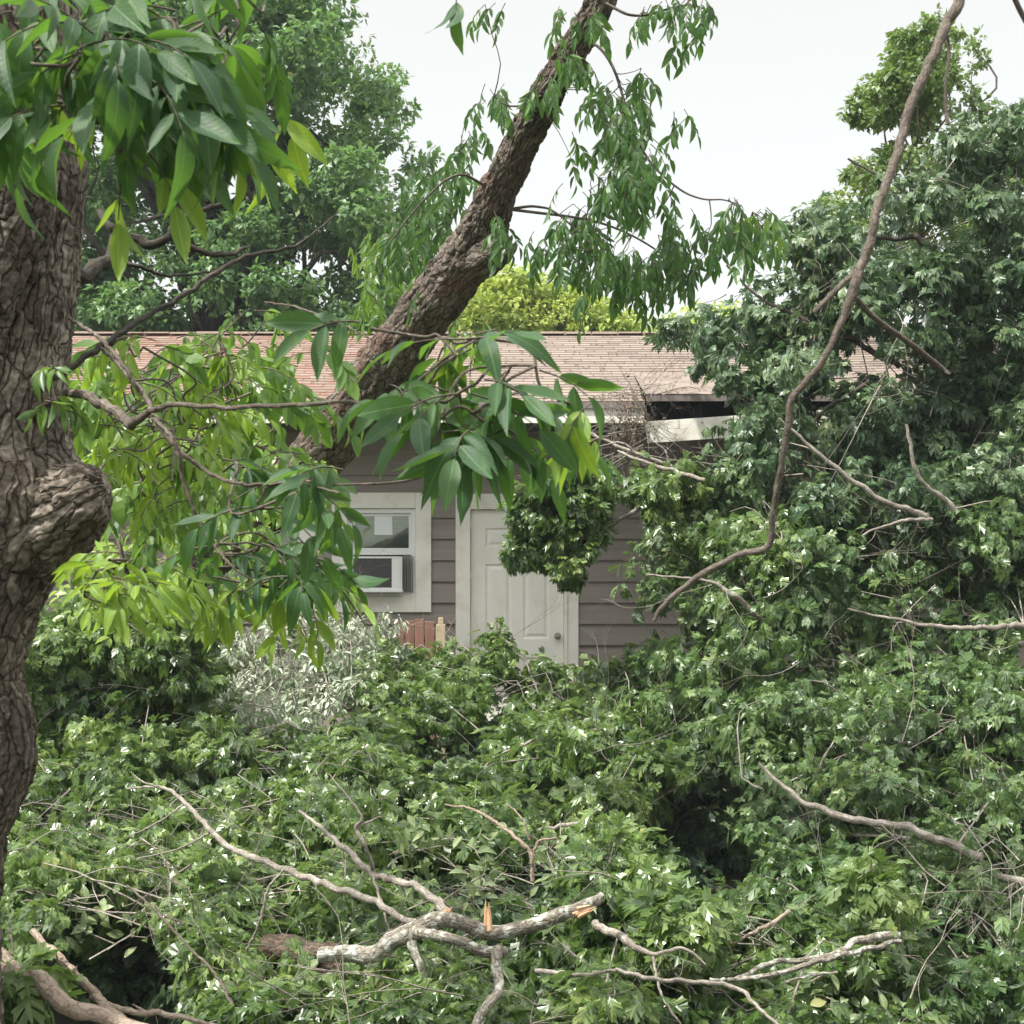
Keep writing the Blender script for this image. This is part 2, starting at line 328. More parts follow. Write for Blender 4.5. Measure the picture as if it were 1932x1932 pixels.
def bark_mat(name, dark, mid, light, scale=1., bump=.6, patch=None):
    m, t, b = mat(name); tcn = N_(t, 'ShaderNodeTexCoord'); uv = N_(t, 'ShaderNodeUVMap'); o = tcn.outputs['Object']
    mp = N_(t, 'ShaderNodeMapping'); mp.inputs['Scale'].default_value = (34*scale, 12*scale, 1); t.links.new(uv.outputs[0], mp.inputs[0])
    wn = N_(t, 'ShaderNodeTexNoise'); wn.inputs['Scale'].default_value = 14*scale; wn.inputs['Detail'].default_value = 4; t.links.new(o, wn.inputs[0])
    wa = N_(t, 'ShaderNodeVectorMath', operation='MULTIPLY_ADD'); t.links.new(wn.outputs[1], wa.inputs[0]); wa.inputs[1].default_value = (1.7, 1.7, 1); t.links.new(mp.outputs[0], wa.inputs[2])
    vo = N_(t, 'ShaderNodeTexVoronoi', feature='DISTANCE_TO_EDGE', voronoi_dimensions='2D'); t.links.new(wa.outputs[0], vo.inputs[0]); vo.inputs['Scale'].default_value = 1
    vc = N_(t, 'ShaderNodeTexVoronoi', feature='F1', voronoi_dimensions='2D'); t.links.new(wa.outputs[0], vc.inputs[0]); vc.inputs['Scale'].default_value = 1
    n2 = N_(t, 'ShaderNodeTexNoise'); n2.inputs['Scale'].default_value = 60*scale; n2.inputs['Detail'].default_value = 6; t.links.new(o, n2.inputs[0])
    n3 = N_(t, 'ShaderNodeTexNoise'); n3.inputs['Scale'].default_value = 6; n3.inputs['Detail'].default_value = 5; t.links.new(o, n3.inputs[0])
    h = ramp(t, vo.outputs[0], [(0, (0, 0, 0)), (.10, (.8, .8, .8)), (.4, (1, 1, 1))])
    sv = N_(t, 'ShaderNodeSeparateXYZ'); t.links.new(vc.outputs['Color'], sv.inputs[0])
    f = N_(t, 'ShaderNodeMath', operation='ADD'); t.links.new(n2.outputs[0], f.inputs[0])
    f2 = N_(t, 'ShaderNodeMath', operation='MULTIPLY'); t.links.new(sv.outputs[0], f2.inputs[0]); f2.inputs[1].default_value = .35; t.links.new(f2.outputs[0], f.inputs[1])
    f3 = N_(t, 'ShaderNodeMath', operation='MULTIPLY_ADD'); t.links.new(n3.outputs[0], f3.inputs[0]); f3.inputs[1].default_value = .7; f4 = N_(t, 'ShaderNodeMath', operation='MULTIPLY_ADD'); t.links.new(f.outputs[0], f4.inputs[0]); f4.inputs[1].default_value = .7; f4.inputs[2].default_value = -.38; t.links.new(f4.outputs[0], f3.inputs[2])
    col = ramp(t, f3.outputs[0], [(.15, dark), (.45, mid), (.75, light)])
    cm = N_(t, 'ShaderNodeMix', data_type='RGBA', blend_type='MULTIPLY'); cm.inputs[0].default_value = .6
    hc = ramp(t, vo.outputs[0], [(0, (.35, .28, .22)), (.09, (1, 1, 1))]); t.links.new(col, cm.inputs[6]); t.links.new(hc, cm.inputs[7]); col = cm.outputs[2]
    if patch:
        pn = N_(t, 'ShaderNodeTexNoise'); pn.inputs['Scale'].default_value = patch[1]; pn.inputs['Detail'].default_value = 4; t.links.new(o, pn.inputs[0])
        pf = ramp(t, pn.outputs[0], [(.52, (0, 0, 0)), (.62, (1, 1, 1))]); pm = N_(t, 'ShaderNodeMix', data_type='RGBA'); t.links.new(pf, pm.inputs[0]); t.links.new(col, pm.inputs[6]); pm.inputs[7].default_value = (*patch[0], 1); col = pm.outputs[2]
    t.links.new(col, b.inputs['Base Color']); b.inputs['Roughness'].default_value = .9; b.inputs['Specular IOR Level'].default_value = .2
    hh = N_(t, 'ShaderNodeMath', operation='MULTIPLY_ADD'); t.links.new(f.outputs[0], hh.inputs[0]); hh.inputs[1].default_value = .5; t.links.new(h, hh.inputs[2])
    bp = N_(t, 'ShaderNodeBump'); bp.inputs['Strength'].default_value = bump; bp.inputs['Distance'].default_value = .012/scale; t.links.new(hh.outputs[0], bp.inputs['Height']); t.links.new(bp.outputs[0], b.inputs['Normal'])
    return m
M_BARK = bark_mat('scaly_bark', (.028, .022, .017), (.12, .099, .08), (.34, .295, .25), 1., 1.0)
M_BARK2 = bark_mat('plated_bark', (.04, .031, .025), (.135, .112, .092), (.27, .235, .20), 1.0, 1., patch=((.13, .088, .07), 5))
M_LOG = bark_mat('brown_log_bark', (.03, .022, .017), (.085, .062, .047), (.15, .115, .09), 1.2, .6)
M_LICH = bark_mat('lichen_bark', (.08, .07, .055), (.20, .18, .15), (.34, .32, .27), 1.6, .6, patch=((.42, .43, .38), 22))
M_TWIG = bark_mat('pale_twig', (.12, .105, .085), (.24, .215, .185), (.40, .37, .33), 2, .3)
M_TWIGB = bark_mat('brown_twig', (.055, .045, .036), (.11, .092, .075), (.19, .165, .14), 2, .35)
M_DARKB = bark_mat('dark_branch', (.02, .018, .015), (.045, .04, .033), (.09, .08, .065), 2, .4)
M_STICK = bark_mat('cut_stick', (.13, .10, .075), (.27, .215, .17), (.38, .31, .25), 1.6, .4)

def plain(name, c, rough=.6, var=.12, sc=6, bump=0, spec=.4, stretch=(1, 1, 1), dirt=None):
    m, t, b = mat(name); tcn = N_(t, 'ShaderNodeTexCoord'); mp = N_(t, 'ShaderNodeMapping'); mp.inputs['Scale'].default_value = stretch; t.links.new(tcn.outputs['Object'], mp.inputs[0])
    nz = N_(t, 'ShaderNodeTexNoise'); nz.inputs['Scale'].default_value = sc; nz.inputs['Detail'].default_value = 6; nz.inputs['Roughness'].default_value = .65; t.links.new(mp.outputs[0], nz.inputs[0])
    col = ramp(t, nz.outputs[0], [(.3, tuple(a*(1-var) for a in c)), (.7, tuple(min(1, a*(1+var)) for a in c))])
    if dirt:
        n2 = N_(t, 'ShaderNodeTexNoise'); n2.inputs['Scale'].default_value = dirt[1]; n2.inputs['Detail'].default_value = 8; t.links.new(mp.outputs[0], n2.inputs[0])
        fz = ramp(t, n2.outputs[0], [(.5, (0, 0, 0)), (.75, (dirt[2],)*3)]); mm = N_(t, 'ShaderNodeMix', data_type='RGBA'); t.links.new(fz, mm.inputs[0]); t.links.new(col, mm.inputs[6]); mm.inputs[7].default_value = (*dirt[0], 1); col = mm.outputs[2]
    t.links.new(col, b.inputs['Base Color']); b.inputs['Roughness'].default_value = rough; b.inputs['Specular IOR Level'].default_value = spec
    if bump:
        bp = N_(t, 'ShaderNodeBump'); bp.inputs['Strength'].default_value = bump; bp.inputs['Distance'].default_value = .004; t.links.new(nz.outputs[0], bp.inputs['Height']); t.links.new(bp.outputs[0], b.inputs['Normal'])
    return m
M_SIDE = plain('taupe_siding', (.24, .205, .178), .6, .14, 3, .3, stretch=(.4, 1, 5), dirt=((.30, .26, .22), 4, .7))
M_TRIM = plain('white_trim', (.84, .81, .735), .5, .05, 5, .1, dirt=((.48, .42, .33), 5, .55))
M_DOOR = plain('door_paint', (.86, .83, .755), .42, .04, 3, 0, dirt=((.58, .53, .43), 4, .4))
M_VINYL = plain('vinyl_frame', (.76, .76, .74), .35, .03, 4)
M_BLACK = plain('attic_dark', (.02, .02, .024), .9)
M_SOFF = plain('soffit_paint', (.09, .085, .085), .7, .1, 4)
M_BLIND = plain('window_blind', (.26, .32, .30), .6, .05, 8)
M_GRILL = plain('grille_metal', (.10, .095, .095), .5, .1, 30)
M_METAL = plain('knob_metal', (.28, .25, .2), .35, .1, 20)
M_PAPER = plain('notice_paper', (.78, .80, .80), .6, .02, 4)
M_SPLIT = plain('split_wood', (.55, .34, .20), .7, .3, 14, .8, stretch=(3, 3, .6))
M_BOARD = plain('weathered_board', (.19, .10, .07), .8, .35, 5, .6, stretch=(6, 6, .6))
M_POST = plain('pine_post', (.40, .33, .22), .75, .15, 8, .4, stretch=(5, 5, .6))
M_DRIP = plain('drip_edge', (.20, .17, .16), .6, .1, 6)
m, t, b = mat('window_glass'); M_GLASS = m
gl = N_(t, 'ShaderNodeBsdfGlossy'); gl.inputs[1].default_value if 0 else None
gl.inputs['Roughness'].default_value = .03; gl.inputs['Color'].default_value = (.9, .95, .95, 1)
tr = N_(t, 'ShaderNodeBsdfTransparent'); tr.inputs[0].default_value = (.8, .88, .86, 1); fr = N_(t, 'ShaderNodeFresnel'); fr.inputs[0].default_value = 1.9
ms = N_(t, 'ShaderNodeMixShader'); t.links.new(fr.outputs[0], ms.inputs[0]); t.links.new(tr.outputs[0], ms.inputs[1]); t.links.new(gl.outputs[0], ms.inputs[2]); t.links.new(ms.outputs[0], t.nodes['Material Output'].inputs[0])

# shingles: three-tab rows from the roof's own UV (metres along the eave, metres up the slope)
m, t, b = mat('roof_shingles'); M_ROOF = m
uv = N_(t, 'ShaderNodeUVMap'); se = N_(t, 'ShaderNodeSeparateXYZ'); t.links.new(uv.outputs[0], se.inputs[0])
def MA(op, a, b_=None, c_=None):
    n = N_(t, 'ShaderNodeMath', operation=op)
    for i, q in enumerate((a, b_, c_)):
        if q is None: continue
        if isinstance(q, (int, float)): n.inputs[i].default_value = q
        else: t.links.new(q, n.inputs[i])
    return n.outputs[0]
v_ = MA('DIVIDE', se.outputs[1], .142); row = MA('FLOOR', v_); fv = MA('FRACT', v_)
wr = N_(t, 'ShaderNodeTexWhiteNoise', noise_dimensions='1D'); t.links.new(row, wr.inputs[1])
u_ = MA('ADD', MA('DIVIDE', se.outputs[0], .305), MA('ADD', MA('MULTIPLY', row, .37), MA('MULTIPLY', wr.outputs[0], .12)))
cell = MA('FLOOR', u_); fu = MA('FRACT', u_)
joint = MA('LESS_THAN', fu, .045); line = MA('MULTIPLY', MA('LESS_THAN', fv, .11), .55)
cv = N_(t, 'ShaderNodeCombineXYZ'); t.links.new(cell, cv.inputs[0]); t.links.new(row, cv.inputs[1])
wc = N_(t, 'ShaderNodeTexWhiteNoise', noise_dimensions='2D'); t.links.new(cv.outputs[0], wc.inputs[0])
nz = N_(t, 'ShaderNodeTexNoise'); nz.inputs['Scale'].default_value = 160; nz.inputs['Detail'].default_value = 3; t.links.new(uv.outputs[0], nz.inputs[0])
base = ramp(t, MA('ADD', MA('MULTIPLY', wc.outputs[0], .55), MA('MULTIPLY', nz.outputs[0], .5)), [(.1, (.155, .125, .106)), (.9, (.26, .215, .185))])
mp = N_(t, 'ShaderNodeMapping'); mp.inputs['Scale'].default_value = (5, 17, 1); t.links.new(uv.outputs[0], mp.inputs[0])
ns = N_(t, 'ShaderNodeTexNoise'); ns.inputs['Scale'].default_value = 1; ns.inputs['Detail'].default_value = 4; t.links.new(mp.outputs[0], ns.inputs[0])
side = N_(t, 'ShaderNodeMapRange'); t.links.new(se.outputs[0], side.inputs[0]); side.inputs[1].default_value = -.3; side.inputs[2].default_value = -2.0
red_patch = MA('MULTIPLY', side.outputs[0], MA('MULTIPLY', MA('GREATER_THAN', ns.outputs[0], .49), .62))  # reddish-brown noise patches towards the left end of the roof
mw = N_(t, 'ShaderNodeMix', data_type='RGBA'); t.links.new(red_patch, mw.inputs[0]); t.links.new(base, mw.inputs[6]); mw.inputs[7].default_value = (.19, .075, .045, 1)
dk = N_(t, 'ShaderNodeMix', data_type='RGBA', blend_type='MULTIPLY'); t.links.new(MA('MULTIPLY', MA('MAXIMUM', joint, line), .7), dk.inputs[0]); t.links.new(mw.outputs[2], dk.inputs[6]); dk.inputs[7].default_value = (.34, .28, .27, 1)
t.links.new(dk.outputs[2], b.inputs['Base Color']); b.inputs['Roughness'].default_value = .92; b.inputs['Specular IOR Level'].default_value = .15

m, t, b = mat('ground_soil'); M_GROUND = m
tcn = N_(t, 'ShaderNodeTexCoord'); n1 = N_(t, 'ShaderNodeTexNoise'); n1.inputs['Scale'].default_value = .5; n1.inputs['Detail'].default_value = 9; t.links.new(tcn.outputs['Object'], n1.inputs[0])
t.links.new(ramp(t, n1.outputs[0], [(.35, (.02, .026, .012)), (.5, (.03, .038, .016)), (.65, (.05, .042, .03))]), b.inputs['Base Color']); b.inputs['Roughness'].default_value = 1

# ---------------------------------------------------------------- ground
g = MB(); n = 40; xs = np.concatenate([np.linspace(-300, -20, 6), np.linspace(-16, 16, 33), np.linspace(20, 300, 6)]); ys = np.concatenate([[-60, -10], np.linspace(-4, 40, 45), [60, 150, 400]])
gx, gy = np.meshgrid(xs, ys, indexing='ij'); gz = np.array([[.05*mnoise.noise(Vector((a*.5, b_*.5, 0)))-.03+float(GZ(b_)) for b_ in ys] for a in xs])
gv = np.stack([gx, gy, gz], -1).reshape(-1, 3); i, j = np.meshgrid(np.arange(len(xs)-1), np.arange(len(ys)-1), indexing='ij'); a0 = (i*len(ys)+j).ravel(); w = len(ys)
g.add(gv, np.stack([a0, a0+w, a0+w+1, a0+1], 1), gv[:, :2], True); structure(g.build('ground', M_GROUND))

# ---------------------------------------------------------------- house
WY = 15.2; EY = 14.25; RY = 18.0
HX0, HX1 = X(-420, WY), X(2450, WY)
house = thing('house', 'single-storey house with taupe lap siding and pale brown shingle roof behind the fallen branches', 'house', (0, WY, 0))
zr = Z(632, RY); ze = Z(758, EY); zs = Z(798, EY)
win = (X(627, WY), X(814, WY), Z(1155, WY), Z(930, WY)); dor = (X(860, WY), X(1091, WY), .2, Z(932, WY)); win2 = (X(330, WY), X(596, WY), Z(1150, WY), Z(930, WY))
ops = [(q[0]+.03, q[1]-.03, q[2]+.03, q[3]-.03) for q in (win, dor, win2)]
mb = MB(); z = .30; step = 40/FPX*WY
z = Z(1177, WY)-step*int((Z(1177, WY)-.15)/step)
while z < zs+.06:
    z1 = z+step; cuts = [(HX0, HX1)]
    for (a, b_, c_, d_) in ops:
        if z1 > c_ and z < d_:
            nc = []
            for (p, q) in cuts:
                if a > p and b_ < q: nc += [(p, a), (b_, q)]
                else: nc.append((p, q))
            cuts = nc
    jobs = [(p, q, z, z1) for p, q in cuts]
    for (a, b_, c_, d_) in ops:
        if z1 > c_ and z < d_:
            if z < c_: jobs.append((a, b_, z, c_))
            if z1 > d_: jobs.append((a, b_, d_, z1))
    for p, q, zl, zh in jobs:
        e0 = .002+.032*max(0, (z1-zh)/step); e1 = .002+.032*(z1-zl)/step
        vv = [(p, WY-e1, zl), (q, WY-e1, zl), (q, WY-e0, zh+(.012 if zh == z1 else 0)), (p, WY-e0, zh+(.012 if zh == z1 else 0)), (p, WY+.03, zl), (q, WY+.03, zl), (q, WY+.03, zh+(.012 if zh == z1 else 0)), (p, WY+.03, zh+(.012 if zh == z1 else 0))]
        mb.add(vv, [(0, 1, 2, 3), (4, 5, 1, 0)][0:1]+[(0, 4, 5, 1)], [(a_[0], a_[2]) for a_ in vv])
        mb.add(vv, [(0, 3, 7, 4), (1, 5, 6, 2)], [(a_[0], a_[2]) for a_ in vv])
    z = z1
mb.build('siding', M_SIDE, house)
mb = MB(); mb.box(HX0+.02, HX1-.02, WY+.9, WY+1.0, 0, zs); 
mb.box(HX0, HX0+.12, WY+.04, RY+3.4, 0, zs); mb.box(HX1-.12, HX1, WY+.04, RY+3.4, 0, zs); mb.box(HX0+.13, HX1-.13, RY+3.3, RY+3.4, 0, zs)
for gx_ in (HX0+.01, HX1-.11):                                  # gable ends
    vv = [(gx_, WY+.05, zs+.01), (gx_+.1, WY+.05, zs+.01), (gx_+.1, RY+3.4, zs+.01), (gx_, RY+3.4, zs+.01), (gx_, RY, zr-.12), (gx_+.1, RY, zr-.12)]
    mb.add(vv, [(0, 3, 4), (1, 5, 2)], [(a_[1], a_[2]) for a_ in vv])
mb.build('inner_wall', M_SOFF, house)
mb = MB(); mb.box(HX0, HX1, WY-.02, WY+.85, 0, .13); mb.build('foundation', plain('concrete', (.3, .29, .27), .9, .2, 5, .5), house)
# roof: each course is a real overlapping step
mb = MB(); sl = math.hypot(RY-EY, zr-ze); nrow = int(sl/.142); ux, uz = (RY-EY)/sl, (zr-ze)/sl
RX0, RX1 = HX0-.4, HX1+.4
segs = [(RX0, X(1217, EY), 0), (X(1217, EY), RX1, .065)]
for (xa, xb, lift) in segs:
    for r_ in range(nrow+1):
        s0 = r_*.142; s1 = min(sl, s0+.15)
        l0 = lift*max(0, 1-s0/1.4)
        xs_ = np.linspace(xa, xb, 26); base_ = []
        for x_ in xs_:
            sag = .012*mnoise.noise(Vector((x_*.8, s0*.5, 1)))
            for s_, hgt in ((s0, 0.0), (s0, .007), (s1, .002)):
                base_.append((x_, EY+ux*s_-uz*hgt, ze+uz*s_+ux*hgt+sag+l0))
        base_ = np.array(base_); k = np.arange(25)*3
        u0 = np.repeat(xs_, 3); v0 = np.tile([s0+.001, s0+.001, s1-.002], 26)
        mb.add(base_, np.vstack([np.stack([k, k+3, k+4, k+1], 1), np.stack([k+1, k+4, k+5, k+2], 1)]), np.stack([u0, v0], 1))
vv = [(RX0, RY, zr-.01), (RX1, RY, zr-.01), (RX1, RY+3.6, ze), (RX0, RY+3.6, ze)]; mb.add(vv, [(0, 1, 2, 3)], [(a_[0], a_[1]) for a_ in vv])
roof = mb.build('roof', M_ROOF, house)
mb = MB()
xs_ = np.arange(RX0, RX1, .30)
for x_ in xs_: mb.box(x_, x_+.285, RY-.10, RY+.10, zr-.002+.01*random.random(), zr+.018+.008*random.random())
mb.build('ridge_cap', plain('ridge_shingle', (.40, .31, .27), .9, .2, 20), roof)
mb = MB(); mb.box(RX0, X(1217, EY)-.004, EY-.012, EY+.01, Z(771, EY), ze-.003); mb.build('drip_edge', M_DRIP, house)
mb = MB(); mb.box(X(1219, EY), RX1, EY-.012, EY+.01, Z(757, EY), ze+.058); mb.build('drip_edge', M_DRIP, house)
mb = MB(); mb.box(RX0, X(1216, EY), EY+.012, EY+.04, zs, Z(771.5, EY)); mb.build('fascia', M_TRIM, house, .003)
mb = MB(); mb.box(RX0, X(1200, EY), EY+.045, WY-.03, zs+.012, zs+.022); mb.build('soffit', M_SOFF, house)
mb = MB(); mb.box(X(1205, EY), RX1, WY-.02, WY+.02, zs+.07, ze+.18)
for q in range(14): x_ = X(1240, EY)+q*.4; mb.box(x_, x_+.04, EY+.15, WY-.05, zs+.08, zs+.2)
mb.build('rafter', M_BLACK, house)
# the torn fascia board hangs down to the right of the break, tilted
a = R(4.0); M_ = np.array([[math.cos(a), 0, -math.sin(a)], [0, 1, 0], [math.sin(a), 0, math.cos(a)]])
fb = thing('fascia_board', 'torn white fascia board hanging tilted below the dark gap in the eave', 'board', tuple(P(1222, 836, EY-.1)))
mb = MB(); v0 = P(1222, 836, EY-.1)
vv = np.array([(0, 0, 0), (1.7, 0, 0), (1.7, 0, .19), (-.01, 0, .195), (0, .025, 0), (1.7, .025, 0), (1.7, .025, .19), (-.01, .025, .195)]); vv = (M_ @ vv.T).T+v0
mb.add(vv, [(0, 1, 2, 3), (5, 4, 7, 6), (0, 4, 5, 1), (3, 2, 6, 7), (0, 3, 7, 4), (1, 5, 6, 2)]); mb.build('board', M_TRIM, fb)
for dx in (.06, .5, .95):
    for dz in (.04, .15): mb = MB(); c_ = (M_ @ np.array([dx, -.002, dz]))+v0; mb.box(c_[0]-.006, c_[0]+.006, c_[1]-.003, c_[1]+.001, c_[2]-.006, c_[2]+.006); mb.build('nail', M_GRILL, fb)

def rect_frame(mb, x0, x1, z0, z1, w, y0, y1, bottom=True):
    mb.box(x0, x0+w, y0, y1, z0, z1); mb.box(x1-w, x1, y0, y1, z0, z1); mb.box(x0+w+.0005, x1-w-.0005, y0+.001, y1, z1-w, z1)
    if bottom: mb.box(x0+w+.0005, x1-w-.0005, y0+.001, y1, z0, z0+w)
def window(q, ac):
    x0, x1, z0, z1 = q; wn = bpy.data.objects.new('window', None)
    mb = MB(); rect_frame(mb, x0, x1, z0, z1, .15, WY-.055, WY+.02); wf = mb.build('window', M_TRIM, house, .004)
    xi0, xi1, zi0, zi1 = x0+.15, x1-.15, z0+.15, z1-.15
    mb = MB(); rect_frame(mb, xi0+.001, xi1-.001, zi0+.001, zi1-.001, .045, WY-.02, WY+.06); mb.build('frame', M_VINYL, wf, .003)
    zm = (Z(1040.5, WY)); mb = MB(); mb.box(xi0+.046, xi1-.046, WY-.01, WY+.05, zm-.033, zm+.033); mb.box(xi0+.046, xi0+.07, WY+.01, WY+.05, zm, zi1-.046); mb.box(xi1-.07, xi1-.046, WY+.01, WY+.05, zm, zi1-.046)
    mb.box(xi0+.071, xi1-.071, WY+.011, WY+.049, zi1-.075, zi1-.046); mb.build('sash', M_VINYL, wf, .002)
    mb = MB(); mb.box(xi0+.05, xi1-.05, WY+.030, WY+.034, zm+.02, zi1-.05); mb.build('pane', M_GLASS, wf)
    mb = MB(); mb.box(xi0+.05, xi1-.05, WY+.022, WY+.026, zi0+.02, zm-.02); mb.build('pane', M_GLASS, wf)
    mb = MB(); zz = zi1-.06
    while zz > zi0+.05:
        mb.add([(xi0+.05, WY+.075, zz), (xi1-.05, WY+.075, zz), (xi1-.05, WY+.11, zz-.042), (xi0+.05, WY+.11, zz-.042)], [(0, 1, 2, 3)]); zz -= .046 if zz > zm+.24 else .038
    mb.build('blind', M_BLIND, wf)
    return wf
wA = window(win, True)
mb = MB(); mb.box(X(706, WY), X(740, WY), WY+.018, WY+.021, Z(1009, WY), Z(972, WY)); mb.build('notice', M_PAPER, wA)
window(win2, False)
# door
dx0, dx1 = X(888, WY), X(1064, WY); dz1 = Z(962, WY); dz0 = .27
mb = MB(); mb.box(dor[0], dx0-.001, WY-.05, WY+.02, .2, dz1+.001); mb.box(dx1+.001, dor[1], WY-.05, WY+.02, .2, dz1+.001); mb.box(dor[0], dor[1], WY-.052, WY+.02, dz1+.002, dor[3])
mb.box(dx0-.03, dx0-.002, WY-.068, WY-.0505, .2, dz1+.03); mb.box(dx1+.002, dx1+.03, WY-.068, WY-.0505, .2, dz1+.03); mb.box(dx0-.001, dx1+.001, WY-.067, WY-.053, dz1+.003, dz1+.03)
mb.build('door_frame', M_TRIM, house, .004)
dw = dx1-dx0; mb = MB(); yb = WY+.0
pan = []
for cx0, cx1 in ((.155, .44), (.56, .845)):
    for zz0, zz1 in ((Z(1033, WY), Z(996, WY)), (Z(1206, WY), Z(1064, WY)), (dz0+.2, Z(1240, WY))): pan.append((dx0+dw*cx0, dx0+dw*cx1, zz0, zz1))
xsb = sorted({dx0+.003, dx1-.003}|{p[0] for p in pan}|{p[1] for p in pan}); zsb = sorted({dz0, dz1-.003}|{p[2] for p in pan}|{p[3] for p in pan})
for i in range(len(xsb)-1):
    for j in range(len(zsb)-1):
        a, b_, c_, d_ = xsb[i], xsb[i+1], zsb[j], zsb[j+1]; hit = any(abs(p[0]-a) < 1e-6 and abs(p[1]-b_) < 1e-6 and p[2] <= c_+1e-6 and p[3] >= d_-1e-6 for p in pan)
        if not hit: mb.add([(a, yb, c_), (b_, yb, c_), (b_, yb, d_), (a, yb, d_)], [(0, 1, 2, 3)])
for a, b_, c_, d_ in pan:                                        # raised panels: groove, then field
    rings = []
    for ins, dep in ((0, 0), (.018, .016), (.03, .016), (.055, .002)): rings.append([(a+ins, yb+dep, c_+ins), (b_-ins, yb+dep, c_+ins), (b_-ins, yb+dep, d_-ins), (a+ins, yb+dep, d_-ins)])
    vv = [p for r_ in rings for p in r_]; ff = [(4*r_+q, 4*r_+(q+1) % 4, 4*r_+4+(q+1) % 4, 4*r_+4+q) for r_ in range(3) for q in range(4)]+[(12, 13, 14, 15)]
    mb.add(vv, ff)
mb.box(dx0+.003, dx1-.003, yb+.02, yb+.04, dz0, dz1-.003)
door = mb.build('door', M_DOOR, house)
mb = MB(); c0 = np.array([X(1052, WY), 0, Z(1200, WY)])
prof = [(.034, 0), (.034, .008), (.014, .012), (.013, .035), (.026, .042), (.031, .055), (.026, .068), (.0, .072)]
kk = 20; vv = []; 
for r_, h_ in prof:
    for q in range(kk): vv.append((c0[0]+r_*math.cos(2*math.pi*q/kk), yb-h_, c0[2]+r_*math.sin(2*math.pi*q/kk)))
mb.add(vv, [(a_*kk+q, a_*kk+(q+1) % kk, (a_+1)*kk+(q+1) % kk, (a_+1)*kk+q) for a_ in range(len(prof)-1) for q in range(kk)], None, True); mb.build('door_knob', M_METAL, door)
for zz in (Z(1085, WY), Z(990, WY), .5): mb = MB(); mb.box(dx0-.006, dx0+.006, yb-.014, yb-.002, zz-.035, zz+.035); mb.build('hinge', M_DOOR, door)

mb = MB(); nL = 420; u_l = rng.uniform(X(150, 15.5), X(1330, 15.5), nL); s_l = np.where(rng.random(nL) < .5, rng.uniform(.02, .35, nL), rng.uniform(.02, sl-.1, nL))
leaves(mb, np.stack([u_l, EY+ux*s_l-uz*.022, ze+uz*s_l+ux*.022], 1), np.stack([rng.normal(size=nL), rng.normal(size=nL)*ux, rng.normal(size=nL)*uz], 1), rnd(nL)*.25+np.array([0, -uz, ux]), rng.uniform(.03, .075, nL), OVAL)
o_ = mb.build('leaf_litter', M_DRY); o_['kind'] = 'stuff'; tag(o_, 'small dry brown leaves scattered over the shingle roof', 'leaf litter')

# window air conditioner
ax0, ax1, az0, az1 = X(664, WY-.2), X(758, WY-.2), Z(1116, WY-.2), Z(1050, WY-.2); ay = WY-.2
ac = thing('air_conditioner', 'white window air conditioner with dark louvred face in the lower sash', 'air conditioner', ((ax0+ax1)/2, ay, az0))
mb = MB(); mb.box(ax0, ax1, ay+.02, WY+.02, az0+.02, az1-.005); mb.build('housing', plain('ac_case', (.42, .41, .39), .5, .08, 5), ac, .006)
mb = MB(); gx1 = ax0+(ax1-ax0)*.80; rect_frame(mb, ax0-.004, ax1+.004, az0+.018, az1, .018, ay-.012, ay+.019); mb.box(gx1, ax1-.016, ay-.010, ay+.018, az0+.037, az1-.019); mb.build('front_panel', M_VINYL, ac, .003)
mb = MB(); mb.box(ax0+.015, gx1, ay+.006, ay+.012, az0+.037, az1-.019); zz = az0+.045
while zz < az1-.025: mb.box(ax0+.016, gx1-.001, ay-.004, ay+.0055, zz, zz+.005); zz += .0125
mb.build('grille', M_GRILL, ac)
mb = MB(); mb.box(ax0-.02, ax1+.01, ay-.03, WY-.06, az0-.008, az0+.0175); mb.build('base_pan', M_VINYL, ac, .004)
mb = MB(); xx = ax1+.006
while xx < X(780, WY): mb.box(xx, xx+.010, WY-.05, WY-.04+.01, Z(1117, WY), Z(1049, WY)); xx += .016
mb.build('accordion_panel', plain('accordion', (.25, .235, .225), .7, .1, 8), ac)

# gate boards and post by the window
gt = thing('wooden_gate', 'short weathered brown board gate under the window left of the door', 'gate', (X(795, 14.3), 14.3, 0))
x_ = X(745, 14.3); q = 0
while x_ < X(819, 14.3):
    mb = MB(); top = Z(1172+random.uniform(-4, 5), 14.3); wd = .085; mb.box(x_, x_+wd, 14.29+.004*(q % 2), 14.31+.004*(q % 2), .05, top); mb.build('board', M_BOARD, gt, .003); x_ += wd+.006; q += 1
mb = MB(); mb.box(X(745, 14.3), X(820, 14.3), 14.325, 14.36, Z(1215, 14.3), Z(1200, 14.3)); mb.build('rail', M_BOARD, gt)
mb = MB(); mb.box(X(823, 14.25), X(841, 14.25), 14.2, 14.29, 0, Z(1178, 14.25)); vv = mb.box(X(827, 14.25), X(837, 14.25), 14.22, 14.27, Z(1178, 14.25)+.001, Z(1165, 14.25))
tag(mb.build('post', M_POST, None, .006), 'pale new pine post with narrowed top beside the brown gate', 'post')

